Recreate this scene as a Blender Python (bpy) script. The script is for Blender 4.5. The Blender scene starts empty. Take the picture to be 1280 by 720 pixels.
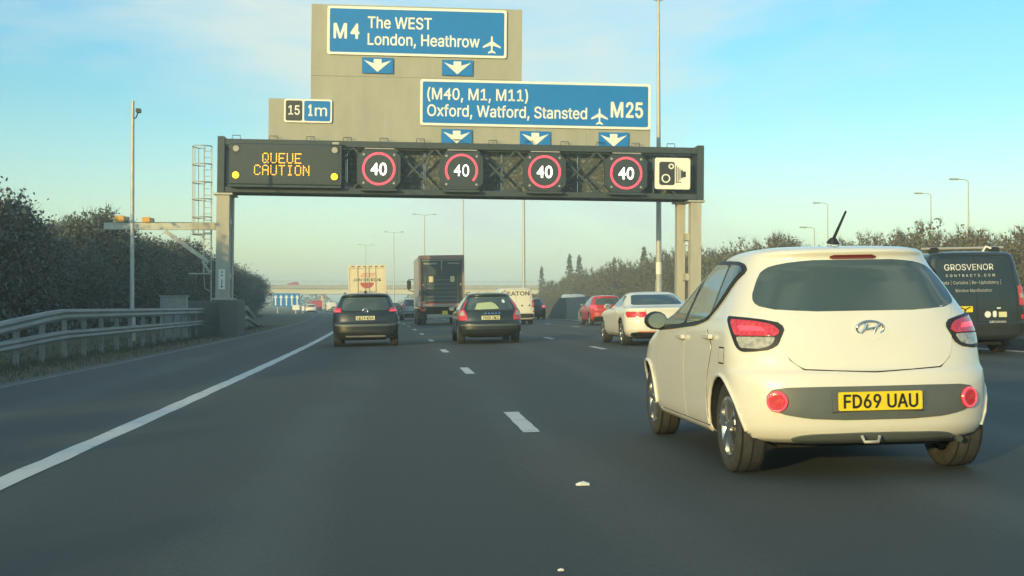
import bpy, bmesh, math, random
import numpy as np
from mathutils import Matrix, Vector
R = math.radians
scene = bpy.context.scene
COL = scene.collection

# ------------------------------------------------------------------ camera
cam = bpy.data.cameras.new("camera")
cam.sensor_width = 36.0
cam.lens = 36.0 * 1550 / 1280
cam.clip_start = 0.1
cam.clip_end = 6000
cam_o = bpy.data.objects.new("camera", cam)
COL.objects.link(cam_o)
cam_o.location = (0, 0, 1.10)
cam_o.rotation_euler = (R(90 + 0.85), 0, R(-4.757))
scene.camera = cam_o

# ------------------------------------------------------------------ light
SUN_EL = 9.5
SUN_DIR = Vector((-0.588, -0.809, 0)).normalized()       # where the sun stands, seen from the road
w = bpy.data.worlds.new("World")
scene.world = w
w.use_nodes = True
nt = w.node_tree
nt.nodes.clear()
def N(t, kind, **kw):
    n = t.nodes.new(kind)
    for k, v in kw.items():
        setattr(n, k, v)
    return n
out = N(nt, 'ShaderNodeOutputWorld')
bg = N(nt, 'ShaderNodeBackground')
bg.inputs[1].default_value = 0.138
sky = N(nt, 'ShaderNodeTexSky', sky_type='NISHITA', sun_disc=False)
sky.sun_elevation = R(SUN_EL)
sky.sun_rotation = math.atan2(SUN_DIR.x, SUN_DIR.y)
sky.altitude = 50
sky.air_density = 1.0
sky.dust_density = 1.2
tc = N(nt, 'ShaderNodeTexCoord')
sep = N(nt, 'ShaderNodeSeparateXYZ')
nt.links.new(tc.outputs['Generated'], sep.inputs[0])
# hue of the air with height: pale green-white low down, clear cyan above
tint = N(nt, 'ShaderNodeValToRGB')
e = tint.color_ramp.elements
e[0].position = 0.0;  e[0].color = (0.70, 0.86, 0.98, 1)
e[1].position = 1.0;  e[1].color = (0.40, 0.80, 1.0, 1)
for p, c in ((0.08, (0.66, 0.82, 0.88, 1)), (0.16, (0.44, 0.77, 0.86, 1)), (0.28, (0.35, 0.77, 1.0, 1))):
    x = e.new(p); x.color = c
nt.links.new(sep.outputs[2], tint.inputs[0])
mul = N(nt, 'ShaderNodeMix', data_type='RGBA', blend_type='MULTIPLY')
mul.inputs[0].default_value = 1.0
nt.links.new(sky.outputs[0], mul.inputs[6])
nt.links.new(tint.outputs[0], mul.inputs[7])
# thin high cloud
mp = N(nt, 'ShaderNodeMapping')
mp.inputs['Scale'].default_value = (1.5, 1.5, 5.0)
mp.inputs['Location'].default_value = (3.1, 0.4, 1.3)
nt.links.new(tc.outputs['Generated'], mp.inputs[0])
nz = N(nt, 'ShaderNodeTexNoise')
nz.inputs['Scale'].default_value = 1.1
nz.inputs['Detail'].default_value = 6
nz.inputs['Roughness'].default_value = 0.55
nz.inputs['Distortion'].default_value = 0.5
nt.links.new(mp.outputs[0], nz.inputs['Vector'])
cr = N(nt, 'ShaderNodeValToRGB')
cr.color_ramp.elements[0].position = 0.46; cr.color_ramp.elements[0].color = (0, 0, 0, 1)
cr.color_ramp.elements[1].position = 0.64; cr.color_ramp.elements[1].color = (0.95, 0.95, 0.95, 1)
nt.links.new(nz.outputs[0], cr.inputs[0])
mx = N(nt, 'ShaderNodeMix', data_type='RGBA')
mx.inputs[7].default_value = (2.75, 3.2, 3.0, 1)
nt.links.new(cr.outputs[0], mx.inputs[0])
nt.links.new(mul.outputs[2], mx.inputs[6])
nt.links.new(mx.outputs[2], bg.inputs[0])
nt.links.new(bg.outputs[0], out.inputs[0])

sl = bpy.data.lights.new("sun", 'SUN')
sl.energy = 2.1
sl.angle = R(0.6)
sl.color = (1.0, 0.74, 0.28)
so = bpy.data.objects.new("sun", sl)
COL.objects.link(so)
sd = Vector((SUN_DIR.x * math.cos(R(SUN_EL)), SUN_DIR.y * math.cos(R(SUN_EL)), math.sin(R(SUN_EL))))
so.rotation_euler = sd.to_track_quat('Z', 'Y').to_euler()
so.location = (-20, -40, 30)

scene.view_settings.view_transform = 'Standard'
scene.view_settings.look = 'None'
scene.view_settings.exposure = 1.0
scene.view_settings.gamma = 1.0
scene.cycles.max_bounces = 6
scene.cycles.volume_bounces = 1
scene.cycles.use_denoising = True

# ------------------------------------------------------------------ helpers
def link(name, me, mat=None, parent=None):
    o = bpy.data.objects.new(name, me)
    COL.objects.link(o)
    if mat is not None and me is not None and len(me.materials) == 0:
        for m in (mat if isinstance(mat, (list, tuple)) else [mat]):
            me.materials.append(m)
    if parent is not None:
        o.parent = parent
    return o

def tag(o, label=None, cat=None, group=None, kind=None):
    if label: o['label'] = label
    if cat: o['category'] = cat
    if group: o['group'] = group
    if kind: o['kind'] = kind
    return o

def thing(name, label, cat, loc=(0, 0, 0), rot=(0, 0, 0), group=None):
    o = bpy.data.objects.new(name, None)
    o.empty_display_size = 0.3
    COL.objects.link(o)
    o.location = loc
    o.rotation_euler = rot
    return tag(o, label, cat, group)

def copy_tree(o, parent=None):
    c = o.copy()
    COL.objects.link(c)
    c.parent = parent
    for ch in list(o.children):
        copy_tree(ch, c)
    return c

class MB:
    """collects shapes into one mesh"""
    def __init__(s):
        s.v = []; s.f = []; s.mi = []; s.sm = []
    def add(s, vs, fs, mi=0, smooth=False):
        b = len(s.v)
        s.v += [tuple(v) for v in vs]
        for f in fs:
            s.f.append(tuple(b + i for i in f)); s.mi.append(mi); s.sm.append(smooth)
        return s
    def box(s, x0, x1, y0, y1, z0, z1, mi=0, M=None, bev=0.0):
        if bev > 0:
            vs = []; b = bev
            for z, k in ((z0, 1), (z0 + b, 0), (z1 - b, 0), (z1, 1)):
                i = b * k
                vs += [(x0 + i + b * (1 - k) * 0, y0 + i, z), (x1 - i, y0 + i, z), (x1 - i, y1 - i, z), (x0 + i, y1 - i, z)]
            fs = [(3, 2, 1, 0), (12, 13, 14, 15)]
            for r in range(3):
                for i in range(4):
                    j = (i + 1) % 4
                    fs.append((r * 4 + i, r * 4 + j, r * 4 + 4 + j, r * 4 + 4 + i))
        else:
            vs = [(x0, y0, z0), (x1, y0, z0), (x1, y1, z0), (x0, y1, z0), (x0, y0, z1), (x1, y0, z1), (x1, y1, z1), (x0, y1, z1)]
            fs = [(3, 2, 1, 0), (4, 5, 6, 7), (0, 1, 5, 4), (1, 2, 6, 5), (2, 3, 7, 6), (3, 0, 4, 7)]
        if M is not None:
            vs = [tuple(M @ Vector(v)) for v in vs]
        return s.add(vs, fs, mi)
    def bar(s, p, q, wx, wz=None, mi=0):
        """rectangular bar from p to q"""
        p = Vector(p); q = Vector(q); d = (q - p); L = d.length
        wz = wz or wx
        M = Matrix.Translation(p) @ d.to_track_quat('Y', 'Z').to_matrix().to_4x4()
        return s.box(-wx / 2, wx / 2, 0, L, -wz / 2, wz / 2, mi, M)
    def tube(s, pts, rad, n=8, mi=0, cap=True):
        """round tube through pts, radius one value or one per point"""
        pts = [Vector(p) for p in pts]
        rr = rad if isinstance(rad, (list, tuple)) else [rad] * len(pts)
        vs = []; fs = []
        for i, p in enumerate(pts):
            d = (pts[min(i + 1, len(pts) - 1)] - pts[max(i - 1, 0)])
            q = d.to_track_quat('Z', 'Y')
            for k in range(n):
                a = 2 * math.pi * k / n
                vs.append(p + q @ Vector((rr[i] * math.cos(a), rr[i] * math.sin(a), 0)))
        for i in range(len(pts) - 1):
            for k in range(n):
                j = (k + 1) % n
                fs.append((i * n + k, i * n + j, i * n + n + j, i * n + n + k))
        s.add(vs, fs, mi, True)
        if cap:
            b = len(vs)
            s.add(vs[:n], [tuple(reversed(range(n)))], mi)
            s.add(vs[b - n:], [tuple(range(n))], mi)
        return s
    def lathe(s, prof, axis='x', n=32, mi=0, at=(0, 0, 0), smooth=True):
        """prof: (along, radius)"""
        vs = []; fs = []
        for (u, r) in prof:
            for k in range(n):
                a = 2 * math.pi * k / n
                c, d = r * math.cos(a), r * math.sin(a)
                v = {'x': (u, c, d), 'y': (d, u, c), 'z': (c, d, u)}[axis]
                vs.append((v[0] + at[0], v[1] + at[1], v[2] + at[2]))
        for i in range(len(prof) - 1):
            for k in range(n):
                j = (k + 1) % n
                fs.append((i * n + k, i * n + j, i * n + n + j, i * n + n + k))
        return s.add(vs, fs, mi, smooth)
    def prism(s, poly, t0, t1, plane='xz', mi=0):
        """polygon extruded; plane xz -> along y"""
        def P(a, b, t):
            return {'xz': (a, t, b), 'yz': (t, a, b), 'xy': (a, b, t)}[plane]
        n = len(poly)
        vs = [P(a, b, t0) for a, b in poly] + [P(a, b, t1) for a, b in poly]
        fs = [tuple(range(n)), tuple(reversed(range(n, 2 * n)))]
        for i in range(n):
            j = (i + 1) % n
            fs.append((i, i + n, j + n, j))
        return s.add(vs, fs, mi)
    def mesh(s, name):
        me = bpy.data.meshes.new(name)
        me.from_pydata(s.v, [], s.f)
        me.polygons.foreach_set('material_index', s.mi)
        me.polygons.foreach_set('use_smooth', s.sm)
        me.update()
        return me
    def build(s, name, mat, parent=None, fix=True):
        me = s.mesh(name)
        if fix:
            bm = bmesh.new(); bm.from_mesh(me)
            bmesh.ops.recalc_face_normals(bm, faces=bm.faces)
            bm.to_mesh(me); bm.free()
        return link(name, me, mat, parent)

def rounded(pts, r, n=5, closed=True):
    """polygon with its corners rounded; r one value or one per corner"""
    out_ = []
    m = len(pts)
    for i in range(m):
        p0 = Vector(pts[i - 1]); p = Vector(pts[i]); p1 = Vector(pts[(i + 1) % m])
        rr = r[i] if isinstance(r, (list, tuple)) else r
        a = p0 - p; b = p1 - p
        k = min(rr, a.length * 0.48, b.length * 0.48)
        if k < 1e-5:
            out_.append(tuple(p)); continue
        A = p + a.normalized() * k; B = p + b.normalized() * k
        for j in range(n + 1):
            t = j / n
            out_.append(tuple(A * (1 - t) ** 2 + p * 2 * t * (1 - t) + B * t * t))
    return out_

def circle(cx, cz, r, n=20, rz=None):
    rz = rz or r
    return [(cx + r * math.cos(2 * math.pi * k / n), cz + rz * math.sin(2 * math.pi * k / n)) for k in range(n)]

# text, turned into a mesh lying in the XZ plane and facing -Y
_tc = {}
import os
try:                                             # the plain sans that comes with Blender itself
    SANS = bpy.data.fonts.load(os.path.join(bpy.utils.system_resource('DATAFILES'), 'fonts', 'Inter.woff2'))
except Exception:
    SANS = None
def raw_text(s, font, space=1.0):
    cu = bpy.data.curves.new("lettering", 'FONT')
    cu.body = s
    cu.resolution_u = 3
    cu.space_character = space
    if font: cu.font = font
    ob = bpy.data.objects.new("lettering", cu)
    COL.objects.link(ob)
    me = bpy.data.meshes.new_from_object(ob.evaluated_get(bpy.context.evaluated_depsgraph_get()))
    vs = [tuple(v.co) for v in me.vertices]
    fs = [tuple(p.vertices) for p in me.polygons]
    bpy.data.objects.remove(ob); bpy.data.curves.remove(cu); bpy.data.meshes.remove(me)
    return vs, fs
def text_shape(s, bold=0.0, space=1.0):
    key = (s, space)
    if key in _tc: return _tc[key]
    if SANS is None or not any(c in '4D' for c in s):
        _tc[key] = raw_text(s, SANS, space)
    else:
        # letter by letter: 4 and D are drawn with the other face, fitted to the same width and height
        V = []; Fc = []
        for i, c in enumerate(s):
            if c == ' ': continue
            right = max(v[0] for v in raw_text(s[:i + 1], SANS, space)[0])
            gv_, gf_ = raw_text(c, SANS, 1.0)
            if not gv_: continue
            x0, x1 = min(v[0] for v in gv_), max(v[0] for v in gv_); z0, z1 = min(v[1] for v in gv_), max(v[1] for v in gv_)
            if c in '4D':
                hv_, hf_ = raw_text(c, None, 1.0)
                a0, a1 = min(v[0] for v in hv_), max(v[0] for v in hv_); c0, c1 = min(v[1] for v in hv_), max(v[1] for v in hv_)
                gv_ = [(x0 + (v[0] - a0) * (x1 - x0) / (a1 - a0), z0 + (v[1] - c0) * (z1 - z0) / (c1 - c0), 0) for v in hv_]; gf_ = hf_
            n_ = len(V)
            V += [(v[0] - x1 + right, v[1], 0) for v in gv_]; Fc += [tuple(n_ + k for k in f) for f in gf_]
        _tc[key] = (V, Fc)
    return _tc[key]

def text_into(mb, s, x0, x1, zb, cap, y, bold=0.015, mi=0, depth=0.0, space=1.0):
    """write s between x0 and x1, baseline zb, capitals cap high, face at y"""
    vs, fs = text_shape(s, 0.0, space)
    hv, _ = text_shape('H', 0.0, 1.0)
    hh = max(v[1] for v in hv) - min(v[1] for v in hv)
    h0 = min(v[1] for v in hv)
    a = min(v[0] for v in vs); b = max(v[0] for v in vs)
    sx = (x1 - x0) / (b - a); sz = cap / hh
    P = [(x0 + (v[0] - a) * sx, y, zb + (v[1] - h0) * sz) for v in vs]
    mb.add(P, fs, mi)
    if bold > 0:                                 # heavier strokes: the same letters again a hair to each side
        e_ = bold * cap
        for q_, (dx_, dz_) in enumerate(((e_, 0), (-e_, 0), (0, e_), (0, -e_), (e_ * .7, e_ * .7), (-e_ * .7, e_ * .7), (e_ * .7, -e_ * .7), (-e_ * .7, -e_ * .7))):
            mb.add([(p[0] + dx_, p[1] + 0.0004 * (q_ + 1), p[2] + dz_) for p in P], fs, mi)
    if depth > 0:
        # side walls so that the letters stand proud
        cnt = {}
        for f in fs:
            for i in range(len(f)):
                u, v = f[i], f[(i + 1) % len(f)]
                cnt[(u, v)] = cnt.get((u, v), 0) + 1
        edges = [(u, v) for (u, v) in cnt if (v, u) not in cnt]
        Q = [(p[0], p[1] + depth, p[2]) for p in P]
        n = len(P)
        mb.add(P + Q, [(u, v, v + n, u + n) for u, v in edges], mi)
    return mb

# ------------------------------------------------------------------ materials
def mat(name, col, rough=0.6, metal=0.0, coat=0.0, spec=0.5, noise=None, bump=None, emit=None, estr=0.0):
    """noise=(scale, second colour, lo, hi[, stretch]); bump=(scale, strength)"""
    m = bpy.data.materials.new(name)
    m.use_nodes = True
    t = m.node_tree
    b = t.nodes['Principled BSDF']
    b.inputs['Base Color'].default_value = (*col, 1)
    b.inputs['Roughness'].default_value = rough
    b.inputs['Metallic'].default_value = metal
    b.inputs['Coat Weight'].default_value = coat
    b.inputs['Coat Roughness'].default_value = 0.08
    b.inputs['Specular IOR Level'].default_value = spec
    if emit:
        b.inputs['Emission Color'].default_value = (*emit, 1)
        b.inputs['Emission Strength'].default_value = estr
    co = None
    if noise or bump:
        co = N(t, 'ShaderNodeTexCoord')
    if noise:
        sc, c2, lo, hi = noise[:4]
        mpn = N(t, 'ShaderNodeMapping')
        if len(noise) > 4:
            mpn.inputs['Scale'].default_value = noise[4]
        t.links.new(co.outputs['Object'], mpn.inputs[0])
        n = N(t, 'ShaderNodeTexNoise')
        n.inputs['Scale'].default_value = sc
        n.inputs['Detail'].default_value = 6
        n.inputs['Roughness'].default_value = 0.65
        t.links.new(mpn.outputs[0], n.inputs['Vector'])
        r = N(t, 'ShaderNodeValToRGB')
        r.color_ramp.elements[0].position = lo; r.color_ramp.elements[0].color = (*col, 1)
        r.color_ramp.elements[1].position = hi; r.color_ramp.elements[1].color = (*c2, 1)
        t.links.new(n.outputs[0], r.inputs[0])
        t.links.new(r.outputs[0], b.inputs['Base Color'])
    if bump:
        n2 = N(t, 'ShaderNodeTexNoise')
        n2.inputs['Scale'].default_value = bump[0]
        n2.inputs['Detail'].default_value = 4
        t.links.new(co.outputs['Object'], n2.inputs['Vector'])
        bp = N(t, 'ShaderNodeBump')
        bp.inputs['Strength'].default_value = bump[1]
        bp.inputs['Distance'].default_value = 0.02
        t.links.new(n2.outputs[0], bp.inputs['Height'])
        t.links.new(bp.outputs[0], b.inputs['Normal'])
    return m

def paint(name, col, dirt=(0.30, 0.27, 0.22), amount=0.12, rough=0.32):
    """car paint with clear coat, road film low on the body"""
    m = mat(name, col, rough, 0, 0.6)
    t = m.node_tree; b = t.nodes['Principled BSDF']
    co = N(t, 'ShaderNodeTexCoord')
    n = N(t, 'ShaderNodeTexNoise'); n.inputs['Scale'].default_value = 3.5; n.inputs['Detail'].default_value = 7
    t.links.new(co.outputs['Object'], n.inputs['Vector'])
    s = N(t, 'ShaderNodeSeparateXYZ'); t.links.new(co.outputs['Object'], s.inputs[0])
    mr = N(t, 'ShaderNodeMapRange')
    mr.inputs['From Min'].default_value = 0.15; mr.inputs['From Max'].default_value = 0.75
    mr.inputs['To Min'].default_value = 1.0; mr.inputs['To Max'].default_value = 0.25
    t.links.new(s.outputs[2], mr.inputs[0])
    mm = N(t, 'ShaderNodeMath', operation='MULTIPLY'); t.links.new(mr.outputs[0], mm.inputs[0]); t.links.new(n.outputs[0], mm.inputs[1])
    m2 = N(t, 'ShaderNodeMath', operation='MULTIPLY'); m2.inputs[1].default_value = amount * 2; t.links.new(mm.outputs[0], m2.inputs[0])
    mi = N(t, 'ShaderNodeMix', data_type='RGBA')
    mi.inputs[6].default_value = (*col, 1); mi.inputs[7].default_value = (*dirt, 1)
    t.links.new(m2.outputs[0], mi.inputs[0]); t.links.new(mi.outputs[2], b.inputs['Base Color'])
    return m

M = {}
M['white_paint'] = paint('white_paint', (0.80, 0.775, 0.69))
M['black_paint'] = paint('black_paint', (0.010, 0.015, 0.017), amount=0.035)
M['grey_paint'] = paint('dark_grey_paint', (0.013, 0.021, 0.023), amount=0.045)
M['navy_paint'] = paint('navy_paint', (0.012, 0.024, 0.032), amount=0.07)
M['red_paint'] = paint('red_paint', (0.50, 0.035, 0.04), amount=0.08)
M['silver_paint'] = paint('silver_paint', (0.42, 0.44, 0.44), amount=0.1)
M['cream_paint'] = paint('cream_paint', (0.78, 0.76, 0.66), amount=0.1)
M['glass'] = mat('tinted_glass', (0.062, 0.095, 0.096), 0.07, spec=0.9, noise=(2.5, (0.07, 0.10, 0.10), 0.3, 0.75))
M['side_glass'] = mat('side_glass', (0.13, 0.18, 0.18), 0.05, spec=0.9, noise=(2.2, (0.20, 0.25, 0.245), 0.3, 0.75))
M['trim'] = mat('black_trim', (0.018, 0.020, 0.021), 0.5, noise=(9, (0.035, 0.036, 0.036), 0.4, 0.8))
M['plastic'] = mat('dark_grey_plastic', (0.105, 0.125, 0.122), 0.45, noise=(14, (0.125, 0.14, 0.14), 0.35, 0.8))
M['arch'] = mat('wheel_well_black', (0.012, 0.012, 0.012), 0.9)
M['tyre'] = mat('tyre_rubber', (0.035, 0.037, 0.037), 0.85, noise=(11, (0.075, 0.07, 0.065), 0.4, 0.85), bump=(60, 0.3))
M['rim'] = mat('alloy_silver', (0.55, 0.56, 0.56), 0.28, metal=0.9, noise=(12, (0.30, 0.29, 0.27), 0.5, 0.9))
M['rim_dark'] = mat('alloy_dark', (0.03, 0.032, 0.034), 0.4, metal=0.4)
M['chrome'] = mat('chrome', (0.75, 0.76, 0.76), 0.15, metal=1.0)
M['light_red'] = mat('red_lens', (0.60, 0.035, 0.06), 0.12, coat=0.6, noise=(40, (0.75, 0.12, 0.12), 0.45, 0.8))
M['light_glow'] = mat('lit_red_lens', (0.7, 0.05, 0.07), 0.15, coat=0.5, emit=(1.0, 0.10, 0.14), estr=0.4)
M['light_clear'] = mat('clear_lens', (0.52, 0.50, 0.42), 0.15, coat=0.6, noise=(30, (0.22, 0.22, 0.2), 0.4, 0.7))
M['plate_y'] = mat('yellow_plate', (0.85, 0.66, 0.02), 0.4, noise=(18, (0.78, 0.60, 0.03), 0.4, 0.8))
M['plate_old'] = mat('faded_plate', (0.72, 0.68, 0.40), 0.5)
M['lens_dark'] = mat('dark_red_lens', (0.16, 0.03, 0.03), 0.25)
M['ink'] = mat('black_ink', (0.015, 0.014, 0.012), 0.6)
M['white_ink'] = mat('white_vinyl', (0.78, 0.78, 0.74), 0.5)
M['steel'] = mat('galvanised_steel', (0.40, 0.41, 0.37), 0.5, metal=0.25, noise=(6, (0.52, 0.52, 0.46), 0.35, 0.75))
M['rail'] = mat('weathered_rail_steel', (0.25, 0.27, 0.265), 0.6, metal=0.15, noise=(5, (0.15, 0.155, 0.145), 0.4, 0.75, (1, 0.15, 1)))
M['gantry'] = mat('dark_gantry_paint', (0.028, 0.048, 0.060), 0.6, noise=(3, (0.045, 0.066, 0.076), 0.35, 0.75))
M['column'] = mat('beige_column_paint', (0.44, 0.42, 0.35), 0.6, noise=(2.5, (0.35, 0.33, 0.27), 0.4, 0.8, (2, 2, 0.3)))
M['board'] = mat('beige_board', (0.37, 0.37, 0.31), 0.6, noise=(1.2, (0.29, 0.29, 0.24), 0.35, 0.8, (1, 1, 0.35)))
M['sign_blue'] = mat('motorway_blue', (0.004, 0.19, 0.56), 0.5, spec=0.3, noise=(1.5, (0.006, 0.175, 0.50), 0.35, 0.75))
M['sign_white'] = mat('reflective_white', (0.82, 0.81, 0.74), 0.45)
M['sign_black'] = mat('junction_black', (0.03, 0.035, 0.036), 0.5)
M['sign_face'] = mat('signal_face', (0.024, 0.042, 0.054), 0.55, noise=(6, (0.034, 0.052, 0.062), 0.35, 0.8))
M['amber'] = mat('amber_led', (0.8, 0.45, 0.05), 0.5, emit=(1.0, 0.42, 0.03), estr=1.3)
M['yellow_lamp'] = mat('amber_lantern', (0.9, 0.7, 0.05), 0.4, emit=(1.0, 0.66, 0.01), estr=1.3)
M['red_led'] = mat('red_led', (0.7, 0.08, 0.12), 0.5, emit=(1.0, 0.07, 0.13), estr=1.0)
M['white_led'] = mat('white_led', (0.8, 0.8, 0.8), 0.5, emit=(1.0, 0.97, 0.9), estr=1.2)
M['lens_off'] = mat('unlit_lantern', (0.38, 0.38, 0.36), 0.4)
M['grate'] = mat('walkway_mesh', (0.06, 0.075, 0.078), 0.8, noise=(9, (0.30, 0.31, 0.29), 0.50, 0.72))
M['concrete'] = mat('concrete', (0.30, 0.29, 0.26), 0.85, noise=(1.8, (0.19, 0.185, 0.17), 0.35, 0.75), bump=(20, 0.3))
M['dark_concrete'] = mat('dark_concrete', (0.10, 0.105, 0.10), 0.85, noise=(2.5, (0.14, 0.14, 0.13), 0.35, 0.75), bump=(20, 0.3))
M['girder'] = mat('cream_girder', (0.62, 0.58, 0.44), 0.7, noise=(0.4, (0.50, 0.46, 0.36), 0.4, 0.8))
M['parapet'] = mat('grey_parapet', (0.36, 0.34, 0.31), 0.7, noise=(0.5, (0.30, 0.28, 0.25), 0.4, 0.7))
M['orange'] = mat('orange_housing', (0.70, 0.36, 0.07), 0.5)
M['cabinet'] = mat('grey_cabinet', (0.30, 0.32, 0.31), 0.55, noise=(3, (0.24, 0.25, 0.24), 0.4, 0.8))
M['lorry_grey'] = mat('lorry_grey_doors', (0.045, 0.066, 0.085), 0.5, noise=(1.5, (0.060, 0.085, 0.105), 0.35, 0.8))
M['lorry_frame'] = mat('lorry_rear_frame', (0.36, 0.25, 0.24), 0.55, noise=(2, (0.26, 0.18, 0.17), 0.35, 0.8))
M['lorry_side'] = mat('lorry_side_panel', (0.46, 0.46, 0.44), 0.5, noise=(1, (0.38, 0.38, 0.36), 0.35, 0.8))
M['lift'] = mat('tail_lift_steel', (0.10, 0.125, 0.13), 0.5, metal=0.2)
M['trailer'] = mat('trailer_cream', (0.80, 0.70, 0.50), 0.5, noise=(1.2, (0.72, 0.62, 0.44), 0.35, 0.8))
M['logo_red'] = mat('logo_red', (0.55, 0.10, 0.09), 0.5)
M['logo_pale'] = mat('logo_pale_red', (0.70, 0.30, 0.24), 0.5)
M['green'] = mat('leaf_green_vinyl', (0.10, 0.35, 0.10), 0.5)
M['sunshade'] = mat('pale_green_fabric', (0.42, 0.50, 0.30), 0.8)
M['line'] = mat('road_paint', (0.62, 0.62, 0.58), 0.7, noise=(3.2, (0.30, 0.31, 0.30), 0.52, 0.80), bump=(60, 0.3))
M['drain'] = mat('drain_channel', (0.16, 0.165, 0.155), 0.85, noise=(2, (0.10, 0.105, 0.10), 0.4, 0.7))
M['bark'] = mat('bark', (0.10, 0.085, 0.065), 0.9, noise=(6, (0.05, 0.042, 0.034), 0.35, 0.7), bump=(14, 0.5))
M['leaf_dark'] = mat('dark_leaves', (0.095, 0.120, 0.112), 0.7, noise=(0.9, (0.125, 0.135, 0.112), 0.35, 0.75))
M['leaf_brown'] = mat('brown_twigs_and_leaves', (0.19, 0.155, 0.095), 0.8, noise=(0.5, (0.12, 0.105, 0.065), 0.35, 0.7))
M['leaf_olive'] = mat('olive_leaves', (0.15, 0.14, 0.075), 0.8, noise=(0.5, (0.10, 0.10, 0.055), 0.35, 0.7))
M['leaf_pop'] = mat('poplar_leaves', (0.075, 0.075, 0.042), 0.8, noise=(0.7, (0.05, 0.055, 0.03), 0.35, 0.7))
M['grassb'] = mat('verge_grass_blades', (0.07, 0.08, 0.052), 0.8, noise=(0.8, (0.115, 0.11, 0.075), 0.4, 0.7))

# ------------------------------------------------------------------ the lie of the land
K = 0.00024
CROSS = 0.0175
ROLL = math.atan(CROSS)
def sh(y):                       # the carriageway bends gently to the left
    if y <= 0: return 0.0
    if y < 450: return -K * y * y
    return -K * 450 * 450 - 2 * K * 450 * (y - 450)
def heading(y):
    return math.atan(2 * K * max(0.0, min(y, 450)))   # rotation about z
def road_z(b):                   # b: distance across, measured from the camera's line
    return CROSS * max(-6.3, min(12.6, b))
def land_z(b, y):
    r = road_z(b) - 0.035
    if b < -6.3:
        t = min(1, (-6.3 - b) / 2.5)
        r = -0.145 - 0.06 * t
        if b < -11: r += min(1.2, (-11 - b) * 0.06)
    if b > 12.6:
        r = 0.185 + 0.0 * b
        if b > 31: r += min(2.0, (b - 31) * 0.16)
    # approach banks of the overbridge
    d = abs(y - 425)
    if b > 84 and d < 60:
        r += max(0.0, 6.4 * min(1, (60 - d) / 34)) * min(1, (b - 84) / 14)
    if b < -28 and d < 60:
        r += max(0.0, 6.4 * min(1, (60 - d) / 34)) * min(1, (-28 - b) / 18)
    return r
def at(b, y, dz=0.0):
    return Vector((b + sh(y), y, (road_z(b) if -6.3 <= b <= 12.6 else land_z(b, y)) + dz))

def strip_mesh(name, b0, b1, ys, dz, mats, nb=1, zf=None, wob=0.0, parent=None):
    vs = []; fs = []
    for y in ys:
        for i in range(nb + 1):
            b = b0 + (b1 - b0) * i / nb
            if wob and i in (0, nb): b += random.uniform(-wob, wob)
            z = (zf or road_z)(b)
            vs.append((b + sh(y), y, z + dz))
    n = nb + 1
    for j in range(len(ys) - 1):
        for i in range(nb):
            fs.append((j * n + i, j * n + i + 1, (j + 1) * n + i + 1, (j + 1) * n + i))
    me = bpy.data.meshes.new(name); me.from_pydata(vs, [], fs); me.update()
    return link(name, me, mats, parent)

def frange(a, b, n): return [a + (b - a) * i / n for i in range(n + 1)]
YS = frange(-60, 120, 60) + frange(126, 450, 54)[0:] + frange(470, 1500, 20)

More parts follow.
